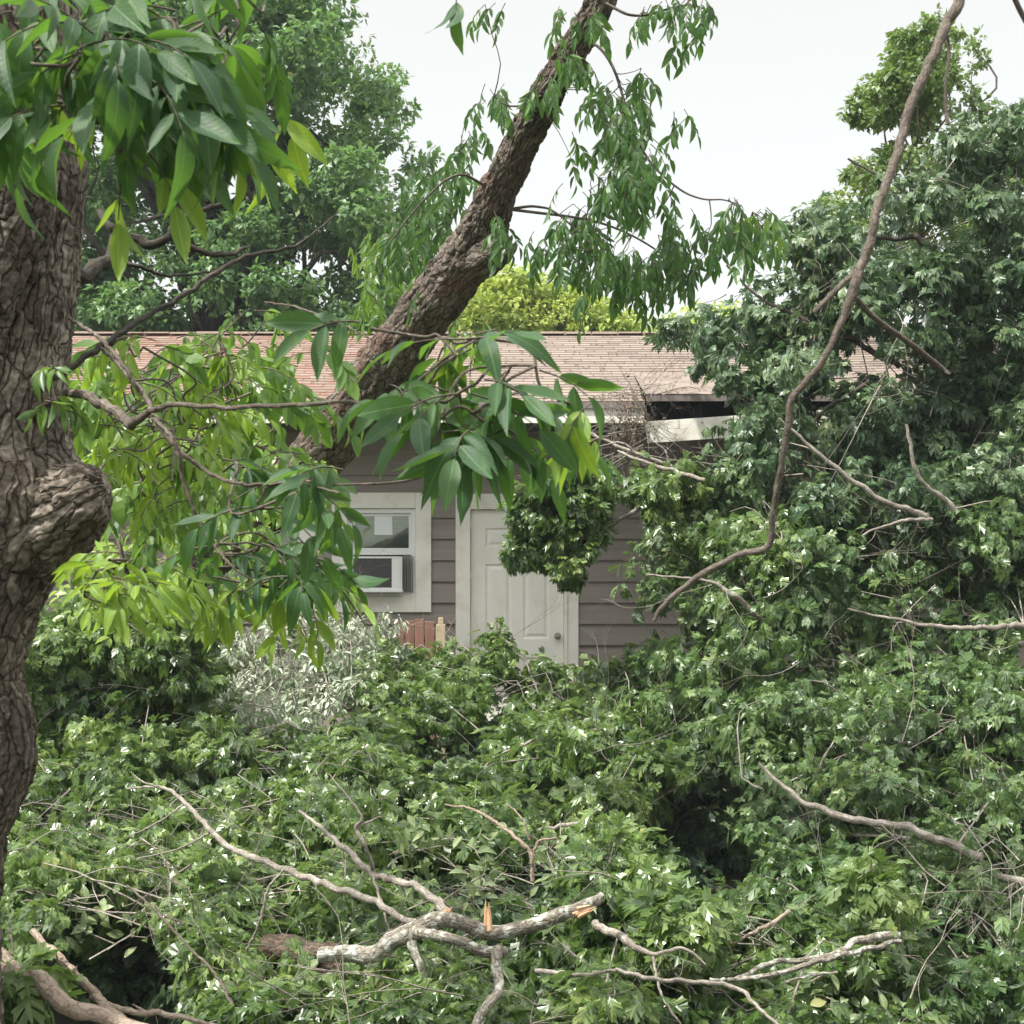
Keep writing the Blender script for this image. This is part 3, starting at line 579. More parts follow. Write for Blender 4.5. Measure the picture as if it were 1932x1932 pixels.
# ---------------------------------------------------------------- trees behind
def crown_tree(name, label, base, poly, Yc, thick, nclump, crad, sprigs, per, size, m_leaf, m_bark, trunk_r, temps=CHIP, holes=(), group=None, droop=.3, branches=26):
    bz = np.array([base[0], base[1], 0.]); t_ = thing(name, label, 'tree', tuple(bz), group)
    q = sample(poly, nclump, holes); Y = Yc+rng.uniform(-thick, thick, nclump); c = to3(q, Y)
    mb = MB(); clumps(mb, c, rng.uniform(.6, 1.25, nclump)*crad, sprigs, per, size, temps, droop, .7, .3)
    mb.build('crown', m_leaf, t_)
    mb = MB(); top = c[c[:, 2].argmax()]; mid = c.mean(0)
    H = top[2]; ctr = [bz, bz+(0.1, 0, mid[2]*.35), np.array([bz[0]*.5+mid[0]*.5, Yc, mid[2]*.8]), np.array([mid[0], Yc, mid[2]*.5+H*.5])]
    tube(mb, ctr, [trunk_r, trunk_r*.8, trunk_r*.55, trunk_r*.15], n=30, k=12, wob=.15)
    trk = catmull(ctr, 40)[10:]
    for a_ in rng.choice(nclump, min(branches, nclump), replace=False):
        p0 = trk[np.clip(int(40*(c[a_, 2]/H)*.75)-10, 0, 29)]
        twig(mb, p0, c[a_], trunk_r*.22, .01, .05, 12, 6)
    mb.build('trunk', m_bark, t_); return t_
BK = 27.
crown_tree('shade_tree', 'tall dense green tree behind the roof on the left', (X(420, BK), BK), [(60, -120), (640, -120), (640, 60), (665, 130), (730, 160), (800, 190), (845, 215), (790, 300), (800, 420), (760, 520), (740, 700), (60, 700)], BK, 2.4, 380, .50, 52, 5, .15, M_BACK, M_DARKB, .4, holes=[[(690, 290), (790, 280), (740, 420), (700, 400)], [(560, 470), (640, 470), (640, 520), (560, 540)], [(510, 480), (545, 480), (545, 520), (510, 530)]], branches=60)
crown_tree('lime_tree', 'broad yellow-green tree just over the roof ridge in the centre', (X(1010, 34.), 34.), [(830, 660), (880, 560), (930, 545), (1000, 530), (1080, 560), (1140, 590), (1190, 625), (1210, 670)], 34., 2, 120, .55, 50, 5, .15, M_LIME, M_TWIGB, .22, branches=30)
crown_tree('lime_tree', 'small yellow-green tree top over the ridge beside the dark oak', (X(1300, 36.), 36.), [(1215, 660), (1250, 625), (1300, 600), (1400, 600), (1440, 680), (1215, 680)], 36., 1.5, 50, .5, 40, 5, .15, M_LIME, M_TWIGB, .15, branches=12)
crown_tree('feathery_tree', 'light green tree rising above the dark fallen oak at upper right', (X(1760, 17.), 17.), [(1590, 225), (1640, 170), (1700, 70), (1760, 30), (1800, 70), (1790, 190), (1740, 250), (1650, 230)], 17., .9, 95, .13, 14, 6, .085, M_OAKY, M_TWIGB, .06, branches=9)
crown_tree('young_tree', 'yellow-green sapling crown showing through the oak at upper right', (X(1700, 16.5), 16.5), [(1510, 380), (1560, 340), (1620, 330), (1700, 280), (1800, 270), (1900, 250), (1960, 300), (1940, 430), (1760, 460), (1600, 450), (1540, 420)], 16.5, .8, 70, .22, 18, 6, .085, M_OAKY, M_TWIGB, .05, branches=9)
crown_tree('thin_tree', 'thin grey-green treetop against the sky behind the hanging branch', (X(1850, 18.), 18.), [(1790, 60), (1850, 20), (1880, 90), (1830, 140), (1850, 190), (1880, 200), (1860, 300), (1790, 290)], 18., .6, 26, .14, 9, 5, .085, M_OAK, M_TWIGB, .03, branches=6)

# ---------------------------------------------------------------- foreground tree at left
FT = 4.0; ft = thing('foreground_tree', 'large scaly-barked tree with forked trunk and knob at the left edge', 'tree', (X(-60, FT), FT, 0))
prof = [(-160, 178, 78), (60, 172, 76), (330, 163, 75), (500, 146, 77), (640, 134, 84), (760, 125, 100), (850, 135, 118), (915, 158, 138), (985, 150, 140), (1050, 105, 124), (1120, 74, 116), (1200, 50, 110), (1280, 37, 106), (1330, 45, 104), (1385, 61, 104), (1440, 58, 104), (1485, 40, 104), (1540, 17, 110), (1620, 3, 116), (1800, -6, 130), (2289, 20, 170), (3150, 60, 230)]
pts = [P(e_-r_, y_, FT) for y_, e_, r_ in prof]; rad = [r_/FPX*FT for y_, e_, r_ in prof]
mb = MB(); tube(mb, pts, rad, n=680, k=250, wob=.05, relief=(.0075, 34, .40), seed=2.)
prof2 = [(-160, 90, 78), (60, 94, 80), (200, 100, 82), (330, 104, 84), (430, 86, 86), (520, 52, 86), (610, 12, 88), (720, -14, 88), (860, -16, 84)]
tube(mb, [P(e_-r_, y_, FT-.14) for y_, e_, r_ in prof2], [r_/FPX*FT for y_, e_, r_ in prof2], n=340, k=220, wob=.06, relief=(.0075, 34, .40), seed=9.)
trunk = mb.build('trunk', M_BARK, ft)
mb = MB(); tube(mb, [P(60, 985, FT), P(115, 960, FT-.05), P(158, 936, FT-.08), P(186, 922, FT-.08), P(203, 916, FT-.08)], [.15, .125, .095, .07, .034], n=90, k=160, wob=.12, relief=(.008, 44, .6), seed=4.); mb.build('knot', M_BARK, ft)
def limb(parent, m_, seq, rpx, name='limb', n=40, k=10, wob=.12):
    mb = MB(); tube(mb, PL(seq), [r_/FPX*s_[2] for r_, s_ in zip(rpx, seq)], n=n*2, k=k, wob=wob*2, kink=1.); return mb.build(name, m_, parent)
limb(ft, M_DARKB, [(110, 535, 4.2), (165, 510, 4.5), (208, 492, 4.6), (218, 450, 4.7), (205, 425, 4.7), (190, 400, 4.8)], [17, 15, 13, 10, 8, 6])
limb(ft, M_DARKB, [(215, 452, 4.7), (260, 452, 4.7), (292, 462, 4.7), (322, 440, 4.7), (333, 405, 4.8), (331, 368, 4.8)], [8, 9, 9, 7, 6, 4])
limb(ft, M_DARKB, [(322, 440, 4.7), (350, 410, 4.7), (400, 392, 4.8), (456, 373, 4.8)], [6, 6, 5, 3])
limb(ft, M_DARKB, [(318, 446, 4.7), (365, 468, 4.7), (420, 482, 4.8), (468, 466, 4.9)], [6, 6, 5, 3])
limb(ft, M_DARKB, [(215, 492, 4.6), (265, 505, 4.6), (320, 520, 4.7), (420, 510, 5.)], [5, 4, 3, 2])
limb(ft, M_DARKB, [(100, 715, 3.9), (190, 655, 4.), (270, 600, 4.2), (335, 565, 4.3), (400, 520, 4.4), (470, 482, 4.5), (560, 462, 4.6), (640, 400, 4.8)], [6, 6, 5.5, 5, 5, 4, 3, 1.5])
limb(ft, M_DARKB, [(330, 100, 3.3), (385, 118, 3.3), (430, 110, 3.3), (470, 80, 3.4)], [4, 4, 3, 2]); limb(ft, M_DARKB, [(420, 118, 3.3), (460, 165, 3.3), (478, 160, 3.3)], [4, 4, 2])
limb(ft, M_TWIGB, [(120, 740, 3.9), (165, 748, 3.8), (215, 775, 3.7), (250, 800, 3.6), (285, 775, 3.5), (330, 764, 3.4), (420, 768, 3.3), (520, 765, 3.2), (650, 758, 3.1), (740, 770, 3.05), (800, 760, 3.0)], [8, 9, 10, 9, 6, 5, 4.5, 4.5, 4, 3.5, 2.5])
limb(ft, M_TWIGB, [(190, 655, 4.0), (235, 700, 3.8), (275, 750, 3.6), (300, 800, 3.5), (340, 850, 3.4), (390, 890, 3.4), (460, 915, 3.3), (560, 912, 3.3), (640, 930, 3.2)], [3.5, 4, 5, 5, 4.5, 4, 3.5, 3, 2])
limb(ft, M_TWIGB, [(290, 790, 3.5), (325, 830, 3.4), (350, 920, 3.4), (385, 1000, 3.4), (430, 1060, 3.3), (480, 1100, 3.3)], [4, 4, 3.5, 3, 2.5, 1.5])
limb(ft, M_TWIGB, [(130, 600, 3.9), (190, 640, 3.7), (240, 700, 3.6), (265, 745, 3.6)], [3, 4, 4, 4])
limb(ft, M_TWIGB, [(500, 570, 3.6), (560, 580, 3.4), (640, 610, 3.3), (700, 640, 3.1)], [1.5, 2, 2, 1.5])
limb(ft, M_TWIGB, [(560, 1010, 3.4), (600, 1060, 3.4), (650, 1120, 3.5), (690, 1180, 3.6)], [1.5, 2, 2, 1.])

def compound(mbL, mbT, p0, d, L, pairs, lsize, temps, droop=.6, size_j=.32, side=None):
    """one pinnate leaf: rachis with paired leaflets and a terminal one"""
    d = unit(np.asarray(d, float)); pts = [np.asarray(p0, float)]; n = pairs*2+2
    for i in range(n): d = unit(d+np.array([0, 0, -droop/n*1.2])+rng.normal(size=3)*.03); pts.append(pts[-1]+d*L/n)
    pts = np.array(pts); tube(mbT, pts[::2], np.linspace(.0022, .001, len(pts[::2])), n=len(pts), k=4, cap=False)
    view = np.array([0, -1, .0]); sid = np.cross(d, unit(view*.5+np.array([0, 0, .8])+rng.normal(size=3)*.35)); sid = unit(sid)
    pos = []; ds = []; nn = []; sz = []
    for i in range(pairs):
        j = 2+i*2; p = pts[min(j, n)]; dd = unit(pts[min(j, n)]-pts[j-1]); f_ = .75+.35*(i+1)/pairs
        for s in (1, -1):
            pos.append(p); v = unit(dd*.75+sid*s*.8+np.array([0, 0, -droop*.8])+rng.normal(size=3)*.13); ds.append(v); nn.append(unit(np.cross(sid, dd)*np.sign(np.cross(sid, dd)[2]+1e-6)+rng.normal(size=3)*.3)); sz.append(lsize*f_*rng.uniform(1-size_j, 1+size_j))
    pos.append(pts[-1]); ds.append(unit(d+np.array([0, 0, -droop*.5]))); nn.append(unit(np.array([0, -.5, .8])+rng.normal(size=3)*.3)); sz.append(lsize*1.12)
    leaves(mbL, np.array(pos), np.array(ds), np.array(nn), np.array(sz), temps)
def bough(parent, m_leaf, nodes, lsize, temps=BIG, name='foliage', twigm=None, Lr=.2, pairs=3, droop=.7, stem=True, bias=(0, 0, 0), count=3, sub=None):
    mbL = MB(); mbT = MB(); prev = None
    for nd in nodes:
        px, py, Y = nd[:3]; k = nd[3] if len(nd) > 3 else count; c = P(px, py, Y)
        for i in range(k):
            a_ = rng.uniform(0, 2*math.pi); d = np.array([math.cos(a_)*.9, math.sin(a_)*.5, rng.uniform(-.3, .35)])+np.array(bias)
            compound(mbL, mbT, c+rng.normal(size=3)*.02, d, Lr*rng.uniform(.7, 1.2), pairs, lsize, temps, droop)
        if prev is not None and np.linalg.norm(prev-c) < .5: twig(mbT, prev, c, .0035, .0025, .04, 16, 6)
        prev = c
    mbL.build(name, m_leaf, parent); mbT.build('twigs', twigm or M_TWIGB, parent)
# top-left curtain, close to the lens
bough(ft, M_NEAR, [(40, 20, 2.7, 3), (110, 40, 2.6, 4), (60, 120, 2.6, 2), (150, 110, 2.5, 4), (120, 190, 2.6, 3), (200, 60, 2.5, 3), (245, 130, 2.5, 4), (265, 205, 2.5, 2), (330, 40, 2.7, 4), (330, 120, 2.6, 3), (355, 180, 2.6, 1), (390, 40, 2.8, 3), (430, 80, 2.9, 1), (450, 20, 2.9, 2), (500, 10, 3.1, 1), (130, 240, 2.7, 1), (300, 260, 2.7, 1), (40, 200, 2.7, 1)], .098, Lr=.15, pairs=3)
bough(ft, M_GLOW, [(245, 262, 2.6, 1), (225, 290, 2.6, 1), (175, 150, 2.7, 1), (20, 130, 2.8, 1), (375, 200, 2.7, 1), (520, 190, 3.2, 1), (540, 225, 3.2, 1), (210, 20, 2.7, 1)], .095, Lr=.09, pairs=1, droop=1.2, bias=(.1, 0, -.6))
# mid spray across the house
bough(ft, M_NEAR, [(700, 620, 3.1, 1), (860, 670, 3.0, 2), (800, 735, 3.0, 2), (790, 775, 2.9, 2), (860, 745, 2.9, 3), (910, 710, 2.9, 2), (960, 700, 3.0, 2), (960, 760, 2.9, 1), (830, 790, 2.9, 2), (1010, 690, 3.1, 1), (890, 780, 2.9, 2), (950, 790, 3.0, 2), (740, 760, 3.0, 1), (900, 640, 3.1, 1), (820, 640, 3.1, 1)], .098, Lr=.12, pairs=2, droop=.5)
bough(ft, M_GLOW, [(880, 640, 3.1, 1), (930, 640, 3.1, 1), (1070, 760, 3.1, 1), (1110, 800, 3.3, 1)], .085, Lr=.11, pairs=2, droop=1.)
bough(ft, M_NEAR, [(980, 840, 3.4, 2), (1020, 860, 3.4, 1), (630, 915, 3.3, 2), (500, 920, 3.4, 2), (480, 960, 3.4, 1), (560, 930, 3.3, 2), (420, 890, 3.5, 2)], .085, Lr=.13, pairs=2)
# left-middle thicket of lighter leaflets
poly = [(140, 620), (330, 640), (470, 560), (560, 580), (620, 620), (600, 720), (560, 780), (600, 860), (520, 1000), (400, 1010), (230, 1000), (150, 840)]
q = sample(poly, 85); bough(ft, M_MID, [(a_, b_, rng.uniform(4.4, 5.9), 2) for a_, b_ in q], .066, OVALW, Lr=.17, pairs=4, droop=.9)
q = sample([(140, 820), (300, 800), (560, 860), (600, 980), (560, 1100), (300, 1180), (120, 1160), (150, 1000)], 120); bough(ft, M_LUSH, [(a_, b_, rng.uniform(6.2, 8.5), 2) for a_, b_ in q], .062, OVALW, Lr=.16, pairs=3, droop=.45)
q = sample([(140, 640), (300, 640), (420, 620), (480, 700), (420, 820), (300, 960), (220, 900), (160, 760)], 30); bough(ft, M_GLOW, [(a_, b_, rng.uniform(4.0, 5.), 2) for a_, b_ in q], .062, BIG, Lr=.14, pairs=3, droop=.9)
q = sample([(150, 1030), (220, 1040), (280, 1070), (240, 1130), (200, 1170), (150, 1130)], 12); bough(ft, M_GLOW, [(a_, b_, rng.uniform(3.3, 3.8), 2) for a_, b_ in q], .07, BIG, Lr=.10, pairs=2, droop=.4)
q = sample([(360, 1030), (480, 1020), (580, 1030), (640, 1080), (600, 1130), (480, 1130), (380, 1100)], 9); bough(ft, M_NEAR, [(a_, b_, rng.uniform(3.6, 4.1), 2) for a_, b_ in q], .075, BIG, Lr=.15, pairs=3, droop=.9)
q = sample([(300, 1050), (450, 1030), (600, 1040), (640, 1130), (500, 1150), (320, 1090)], 9); bough(ft, M_GLOW, [(a_, b_, rng.uniform(3.8, 4.2), 2) for a_, b_ in q], .07, BIG, Lr=.15, pairs=3, droop=.9)
bough(ft, M_NEAR, [(838, -25, 3.1, 1)], .085, Lr=.02, pairs=1, droop=2.4, bias=(0, 0, -3))
bough(ft, M_MID, [(100, 690, 3.8, 2), (90, 750, 3.8, 3), (110, 760, 3.8, 2)], .05, BIG, Lr=.06, pairs=2)

# ---------------------------------------------------------------- leaning tree
lt = thing('leaning_tree', 'storm-bent tree with plated bark leaning diagonally in front of the roof', 'tree', (X(190, 12.6), 12.6, 0))
seq = [(1190, -130, 6.8, 48), (1152, -40, 6.9, 52), (1105, 55, 7, 56), (1040, 165, 7.2, 60), (985, 270, 7.5, 64), (945, 350, 7.7, 70), (912, 430, 7.9, 84), (860, 515, 8.1, 98), (795, 600, 8.3, 102), (730, 690, 8.6, 106), (665, 778, 8.9, 108), (600, 860, 9.2, 100), (520, 945, 9.7, 92), (430, 1020, 10.3, 92), (330, 1095, 11, 90), (250, 1200, 11.8, 90), (190, 1455, 12.5, 105)]
mb = MB(); tube(mb, [P(*s[:3]) for s in seq], [s[3]/2/FPX*s[2] for s in seq], n=620, k=130, wob=.07, relief=(.010, 28, .45), seed=5.); tk = mb.build('trunk', M_BARK2, lt)
mb = MB(); tube(mb, PL([(890, 500, 8.0), (925, 478, 7.9), (948, 462, 7.85), (957, 456, 7.85)]), [.11, .10, .085, .05], n=36, k=60, wob=.25, relief=(.01, 28, .5)); mb.build('stub', M_BARK2, lt)
LTW = [catmull(PL([(960, 395, 7.7), (1010, 390, 7.6), (1060, 410, 7.5), (1180, 520, 7.4), (1300, 600, 7.4)]), 40), catmull(PL([(1100, 80, 7.), (1150, 110, 6.9), (1200, 260, 6.9), (1250, 330, 6.9), (1310, 372, 6.9), (1370, 378, 6.9), (1420, 400, 6.9)]), 40), catmull(PL([(960, 395, 7.7), (1130, 420, 7.4), (1250, 480, 7.3), (1330, 560, 7.3)]), 40), catmull(PL([(1130, 0, 6.9), (1200, 30, 6.8), (1290, 10, 6.8), (1340, 20, 6.8)]), 30),
       catmull(PL([(930, 360, 7.7), (860, 330, 7.6), (780, 400, 7.6), (720, 480, 7.6)]), 30), catmull(PL([(1040, 170, 7.2), (980, 200, 7.1), (930, 190, 7.1)]), 20)]
mb = MB()
for L in LTW: tube(mb, L[::4], np.linspace(.008, .003, len(L[::4])), n=40, k=5, cap=False)
mb.build('twigs', M_TWIGB, lt)
def vine(parent, m_leaf, ell, lsize, temps=OVAL, dens=1., name='foliage', limbs=None):
    mbL = MB(); mbT = MB()
    for (cx, cy, rx, ry, k, Y) in ell:
        for i in range(int(k*dens)):
            u = rng.normal(size=2)*.5; c = P(cx+rx*u[0], cy+ry*u[1], Y+rng.normal()*.22)
            a_ = rng.uniform(0, 2*math.pi); d = np.array([math.cos(a_)*.6, math.sin(a_)*.5, -.4])
            compound(mbL, mbT, c, d, .15*rng.uniform(.5, 1.2), 3, lsize, temps, rng.uniform(.5, 1.3))
            if limbs and i % 4 == 0: twig(mbT, limb_near(limbs, c), c, .003, .0015, .03)
    mbL.build(name, m_leaf, parent); mbT.build('twigs', M_TWIGB, parent)
vine(lt, M_HANG, [(1150, 200, 30, 90, 16, 6.9), (1180, 260, 45, 90, 34, 6.9), (1200, 340, 50, 60, 34, 6.9), (1215, 150, 22, 110, 9, 6.9), (1080, 430, 60, 45, 30, 7.4), (1060, 480, 40, 30, 9, 7.4), (1150, 490, 70, 45, 20, 7.3), (1210, 505, 60, 45, 28, 7.3), (1280, 430, 40, 60, 16, 7.2), (1260, 480, 60, 60, 12, 7.2), (1400, 415, 42, 40, 17, 6.9), (1440, 415, 20, 35, 9, 6.9), (1370, 415, 16, 50, 7, 6.9), (1270, 215, 40, 45, 4, 6.9), (1060, 260, 30, 60, 3, 7.2), (1120, 380, 40, 80, 8, 7.), (1130, 560, 20, 30, 2, 7.3), (1240, 5, 40, 20, 8, 6.8), (1310, 0, 30, 20, 8, 6.8), (1310, 70, 18, 25, 2, 6.8), (925, 10, 30, 10, 3, 7.), (1060, 20, 35, 20, 4, 7.2), (1330, 470, 30, 50, 5, 7.)], .066, limbs=LTW, dens=1.0)
vine(lt, M_HANG, [(1075, 90, 25, 30, 12, 6.9), (1030, 150, 25, 30, 10, 7.0), (930, 180, 35, 30, 12, 7.6), (890, 250, 30, 30, 9, 7.8), (850, 330, 50, 50, 20, 8.3), (800, 400, 70, 60, 30, 8.5), (860, 390, 25, 50, 12, 8.4), (770, 470, 50, 50, 16, 8.6), (945, 420, 14, 25, 7, 7.5), (1110, 20, 20, 30, 5, 6.8)], .066)
vine(lt, M_MID, [(720, 460, 40, 50, 22, 8.8), (740, 540, 50, 35, 14, 8.9), (690, 560, 40, 30, 8, 8.9), (880, 610, 30, 25, 10, 8.1), (820, 450, 40, 50, 12, 8.6), (1440, 400, 15, 20, 4, 6.85)], .068)

# ---------------------------------------------------------------- hanging dead branch near the lens
hb = thing('dangling_branch', 'bare brown branch hanging down in front of the oak on the right', 'branch', tuple(P(1240, 1165, 2.7)))
D = 2.7
mb = MB(); sq = [(1830, -60, 13), (1803, 10, 13), (1770, 80, 12), (1722, 190, 11), (1690, 300, 10.5), (1655, 400, 10), (1632, 480, 10), (1612, 535, 11), (1590, 600, 8), (1548, 690, 7.5), (1500, 745, 7.5), (1488, 790, 8), (1474, 880, 7), (1462, 950, 7), (1450, 1028, 8), (1400, 1045, 7), (1330, 1080, 7), (1285, 1112, 6), (1250, 1145, 5.5), (1234, 1172, 4)]
pts = [P(a_, b_, D-.15*math.sin(b_/400)) for a_, b_, r_ in sq]; tube(mb, pts, [r_/FPX*D*.82 for a_, b_, r_ in sq], n=260, k=14, wob=.14, kink=.6); 
tube(mb, PL([(1618, 510, 2.66), (1580, 545, 2.64), (1535, 590, 2.62)]), [.006, .005, .004], n=20, k=8, wob=.2)
tube(mb, PL([(1612, 560, 2.66), (1650, 600, 2.7), (1720, 650, 2.75), (1770, 690, 2.8), (1792, 706, 2.8)]), [.005, .0055, .005, .005, .003], n=30, k=8, wob=.2)
tube(mb, PL([(1783, 50, 2.7), (1790, 100, 2.7), (1784, 170, 2.7), (1788, 235, 2.7)]), [.004, .003, .0025, .004], n=30, k=6, wob=.2)
mb.build('stem', bark_mat('brown_hanging_twig', (.075, .062, .05), (.125, .105, .088), (.20, .175, .15), 5, .7), hb)
hb2 = MB(); tube(hb2, PL([(1900, -40, 2.9), (1920, 10, 2.9), (1945, 60, 2.9)]), [.005, .005, .004], n=14, k=8, wob=.1); tag(hb2.build('twig', M_DARKB), 'thin dark twig crossing the top right corner', 'twig')

# ---------------------------------------------------------------- fallen oak and boughs
def heapY(px, py):
    a = np.interp(py, [1100, 1200, 1300, 1420, 1560, 1700, 1932], [14.0, 13.4, 12.4, 11.0, 9.7, 8.4, 6.8])
    b_ = np.interp(py, [200, 700, 1000, 1300, 1500, 1700, 1932], [12.2, 12.0, 11.3, 10.3, 9.5, 8.5, 7.3])
    w_ = np.clip((px-1150)/250, 0, 1); return a*(1-w_)+b_*w_
MND = []
for py_ in (260, 390, 520, 650, 780, 900, 1010, 1120, 1230, 1330, 1425, 1520, 1620, 1720, 1820, 1930):
    x_ = -60+rng.uniform(0, 120)
    while x_ < 2020:
        yy_ = float(heapY(np.array(x_), np.array(py_))); R_ = rng.uniform(.28, .52)/yy_*FPX; MND.append((x_, py_+rng.uniform(-35, 35), R_)); x_ += R_*rng.uniform(1.8, 2.6)
MND = np.array(MND)
HOLES = [[(735, 1385), (800, 1375), (880, 1390), (900, 1440), (820, 1480), (740, 1475)], [(1215, 1470), (1330, 1430), (1440, 1480), (1470, 1570), (1430, 1680), (1340, 1740), (1250, 1750), (1215, 1640)], [(1375, 1600), (1440, 1590), (1450, 1660), (1390, 1690)],
         [(90, 1780), (200, 1750), (360, 1780), (440, 1880), (460, 2000), (200, 2000), (140, 1880)], [(470, 1650), (590, 1670), (640, 1740), (500, 1745)], [(610, 1570), (660, 1560), (690, 1620), (640, 1640)], [(960, 1640), (1060, 1650), (1060, 1700), (960, 1700)], [(640, 1840), (780, 1850), (780, 1900), (660, 1890)], [(330, 1480), (400, 1490), (410, 1540), (340, 1530)], [(1080, 1850), (1150, 1860), (1140, 1910), (1080, 1900)], [(270, 1300), (340, 1300), (330, 1350), (260, 1350)], [(1800, 1700), (1860, 1690), (1870, 1750), (1800, 1750)], [(1660, 1080), (1700, 1070), (1720, 1120), (1660, 1130)], [(820, 1600), (900, 1600), (890, 1680), (830, 1690)], [(1500, 1280), (1560, 1290), (1540, 1340), (1490, 1330)]]
def region(name, label, cat, poly, nclump, crad, m_leaf, limbs=(), size=.12, temps=OAK, thick=.8, sprigs=15, per=5, droop=.75, holes=(), dY=0., Yfix=None, m_twig=None, limb_m=None, twigs=.6, bare=0, group=None, ldY=0., usehole=True, mound=True):
    nclump = int(nclump*(1.0 if usehole else 1)); size = size*.84; sprigs = int(sprigs*1.3); droop = droop+.35 if droop == .75 else droop
    holes = list(holes)+(HOLES if usehole else [])
    q = sample(poly, nclump, holes); Y = (heapY(q[:, 0], q[:, 1]) if Yfix is None else np.full(nclump, float(Yfix)))+dY+rng.uniform(0, 1, nclump)**1.3*thick
    if Yfix is None and mound:
        o_ = np.where(q[:, 1] > 1150, 1, .8); RR = .50/Y*FPX*o_; keep = np.ones(nclump, bool)
        for i_ in range(nclump):
            dd = np.hypot(MND[:, 0]-q[i_, 0], (MND[:, 1]-q[i_, 1])*1.25)/MND[:, 2]; k_ = int(dd.argmin()); d_ = dd[k_]
            if d_ < 1: Y[i_] += -.75*math.sqrt(1-d_*d_)+.3
            else: Y[i_] += .9; keep[i_] = rng.random() < .2
        q = q[keep]; Y = Y[keep]; nclump = len(q)
    if Yfix is None: Y = Y+.5*np.array([1.1*mnoise.noise(Vector((a_/115, b_/80, 7.)))+.35*mnoise.noise(Vector((a_/45, b_/40, 3.))) for a_, b_ in q])
    c = to3(q, Y); c[:, 2] = np.maximum(c[:, 2], GZ(c[:, 1])+.1)
    limbs = [([(a_, b_, y_+ldY) for a_, b_, y_ in sq], rp) for sq, rp in limbs]
    b0 = c.mean(0); b0[2] = 0 if c[:, 2].min() < 1.2 else c[:, 2].min()
    t_ = thing(name, label, cat, tuple(b0), group)
    LL = []
    for li, (sq, rp) in enumerate(limbs):
        pts = PL(sq); mb = MB(); tube(mb, pts, [r_/FPX*s_[2] for r_, s_ in zip(rp, sq)], n=12*len(sq), k=10, wob=.25, seed=li, kink=1.1); mb.build('limb', limb_m or M_TWIG, t_); LL.append(catmull(pts, 30))
    if not LL: LL = [c[:3]]
    mb = MB(); rr = rng.uniform(.6, 1.3, nclump)*crad; sp_ = clumps(mb, c, rr, sprigs, per, size, temps, droop); mb.build('foliage', m_leaf, t_)
    mb = MB()
    for i in range(nclump):
        if rng.random() < twigs*.6:
            a_ = limb_near(LL, c[i]) if rng.random() < .35 else c[rng.integers(0, nclump)]
            if np.linalg.norm(a_-c[i]) > 1.3: a_ = c[i]+unit(a_-c[i])*rng.uniform(.5, 1.2)
            twig(mb, a_, c[i]+np.array([0, 0, .02]), .006, .002, .1, 9, 5)
            for j in rng.integers(0, sprigs, 3): twig(mb, c[i], sp_[i*sprigs+j], .0035, .0015, .1, 5, 4)
    for i in range(bare):
        c_ = c[rng.integers(0, nclump)]+rnd(1)[0]*.2-np.array([0, .35, -.1]); fork_twigs(mb, c_, rng.normal(size=3)+np.array([0, -.1, .2]), rng.uniform(.3, .8), rng.uniform(.002, .0045), 2, 3)
    mb.build('twigs', m_twig or M_TWIG, t_)
    return t_
OAKR_HOLES = [[(1240, 1450), (1400, 1440), (1420, 1560), (1400, 1690), (1240, 1740), (1235, 1560)]]
region('fallen_oak', 'dark green oak crown collapsed against the roof at upper right', 'tree',
       [(1290, 640), (1340, 590), (1440, 590), (1470, 480), (1540, 400), (1570, 440), (1620, 440), (1680, 380), (1760, 380), (1800, 290), (1880, 260), (2000, 230), (2000, 960), (1300, 960), (1340, 850), (1290, 780), (1300, 700)],
       195, .27, M_OAKD, limbs=[([(1900, 640, 11.6), (1760, 470, 11.5), (1680, 450, 11.5), (1600, 440, 11.5)], [9, 7, 4, 2]), ([(1700, 690, 11.5), (1560, 620, 11.4), (1440, 565, 11.4), (1370, 500, 11.4)], [6, 5, 3, 2]),
        ([(1760, 400, 11.5), (1690, 350, 11.5), (1600, 300, 11.5)], [4, 3, 2]), ([(1900, 560, 11.4), (1700, 540, 11.4), (1600, 540, 11.4)], [4, 3, 2]), ([(1640, 720, 11), (1540, 790, 10.9), (1500, 890, 10.9), (1420, 960, 10.9)], [4, 4, 3, 2])],
       ldY=.9, thick=1.5, sprigs=20, per=6, holes=[[(1150, 725), (1280, 735), (1355, 755), (1375, 865), (1150, 890)], [(1690, 385), (1800, 390), (1870, 410), (1880, 450), (1770, 475), (1690, 440)], [(1490, 560), (1545, 575), (1510, 625), (1450, 605)]], limb_m=M_TWIGB, bare=26)
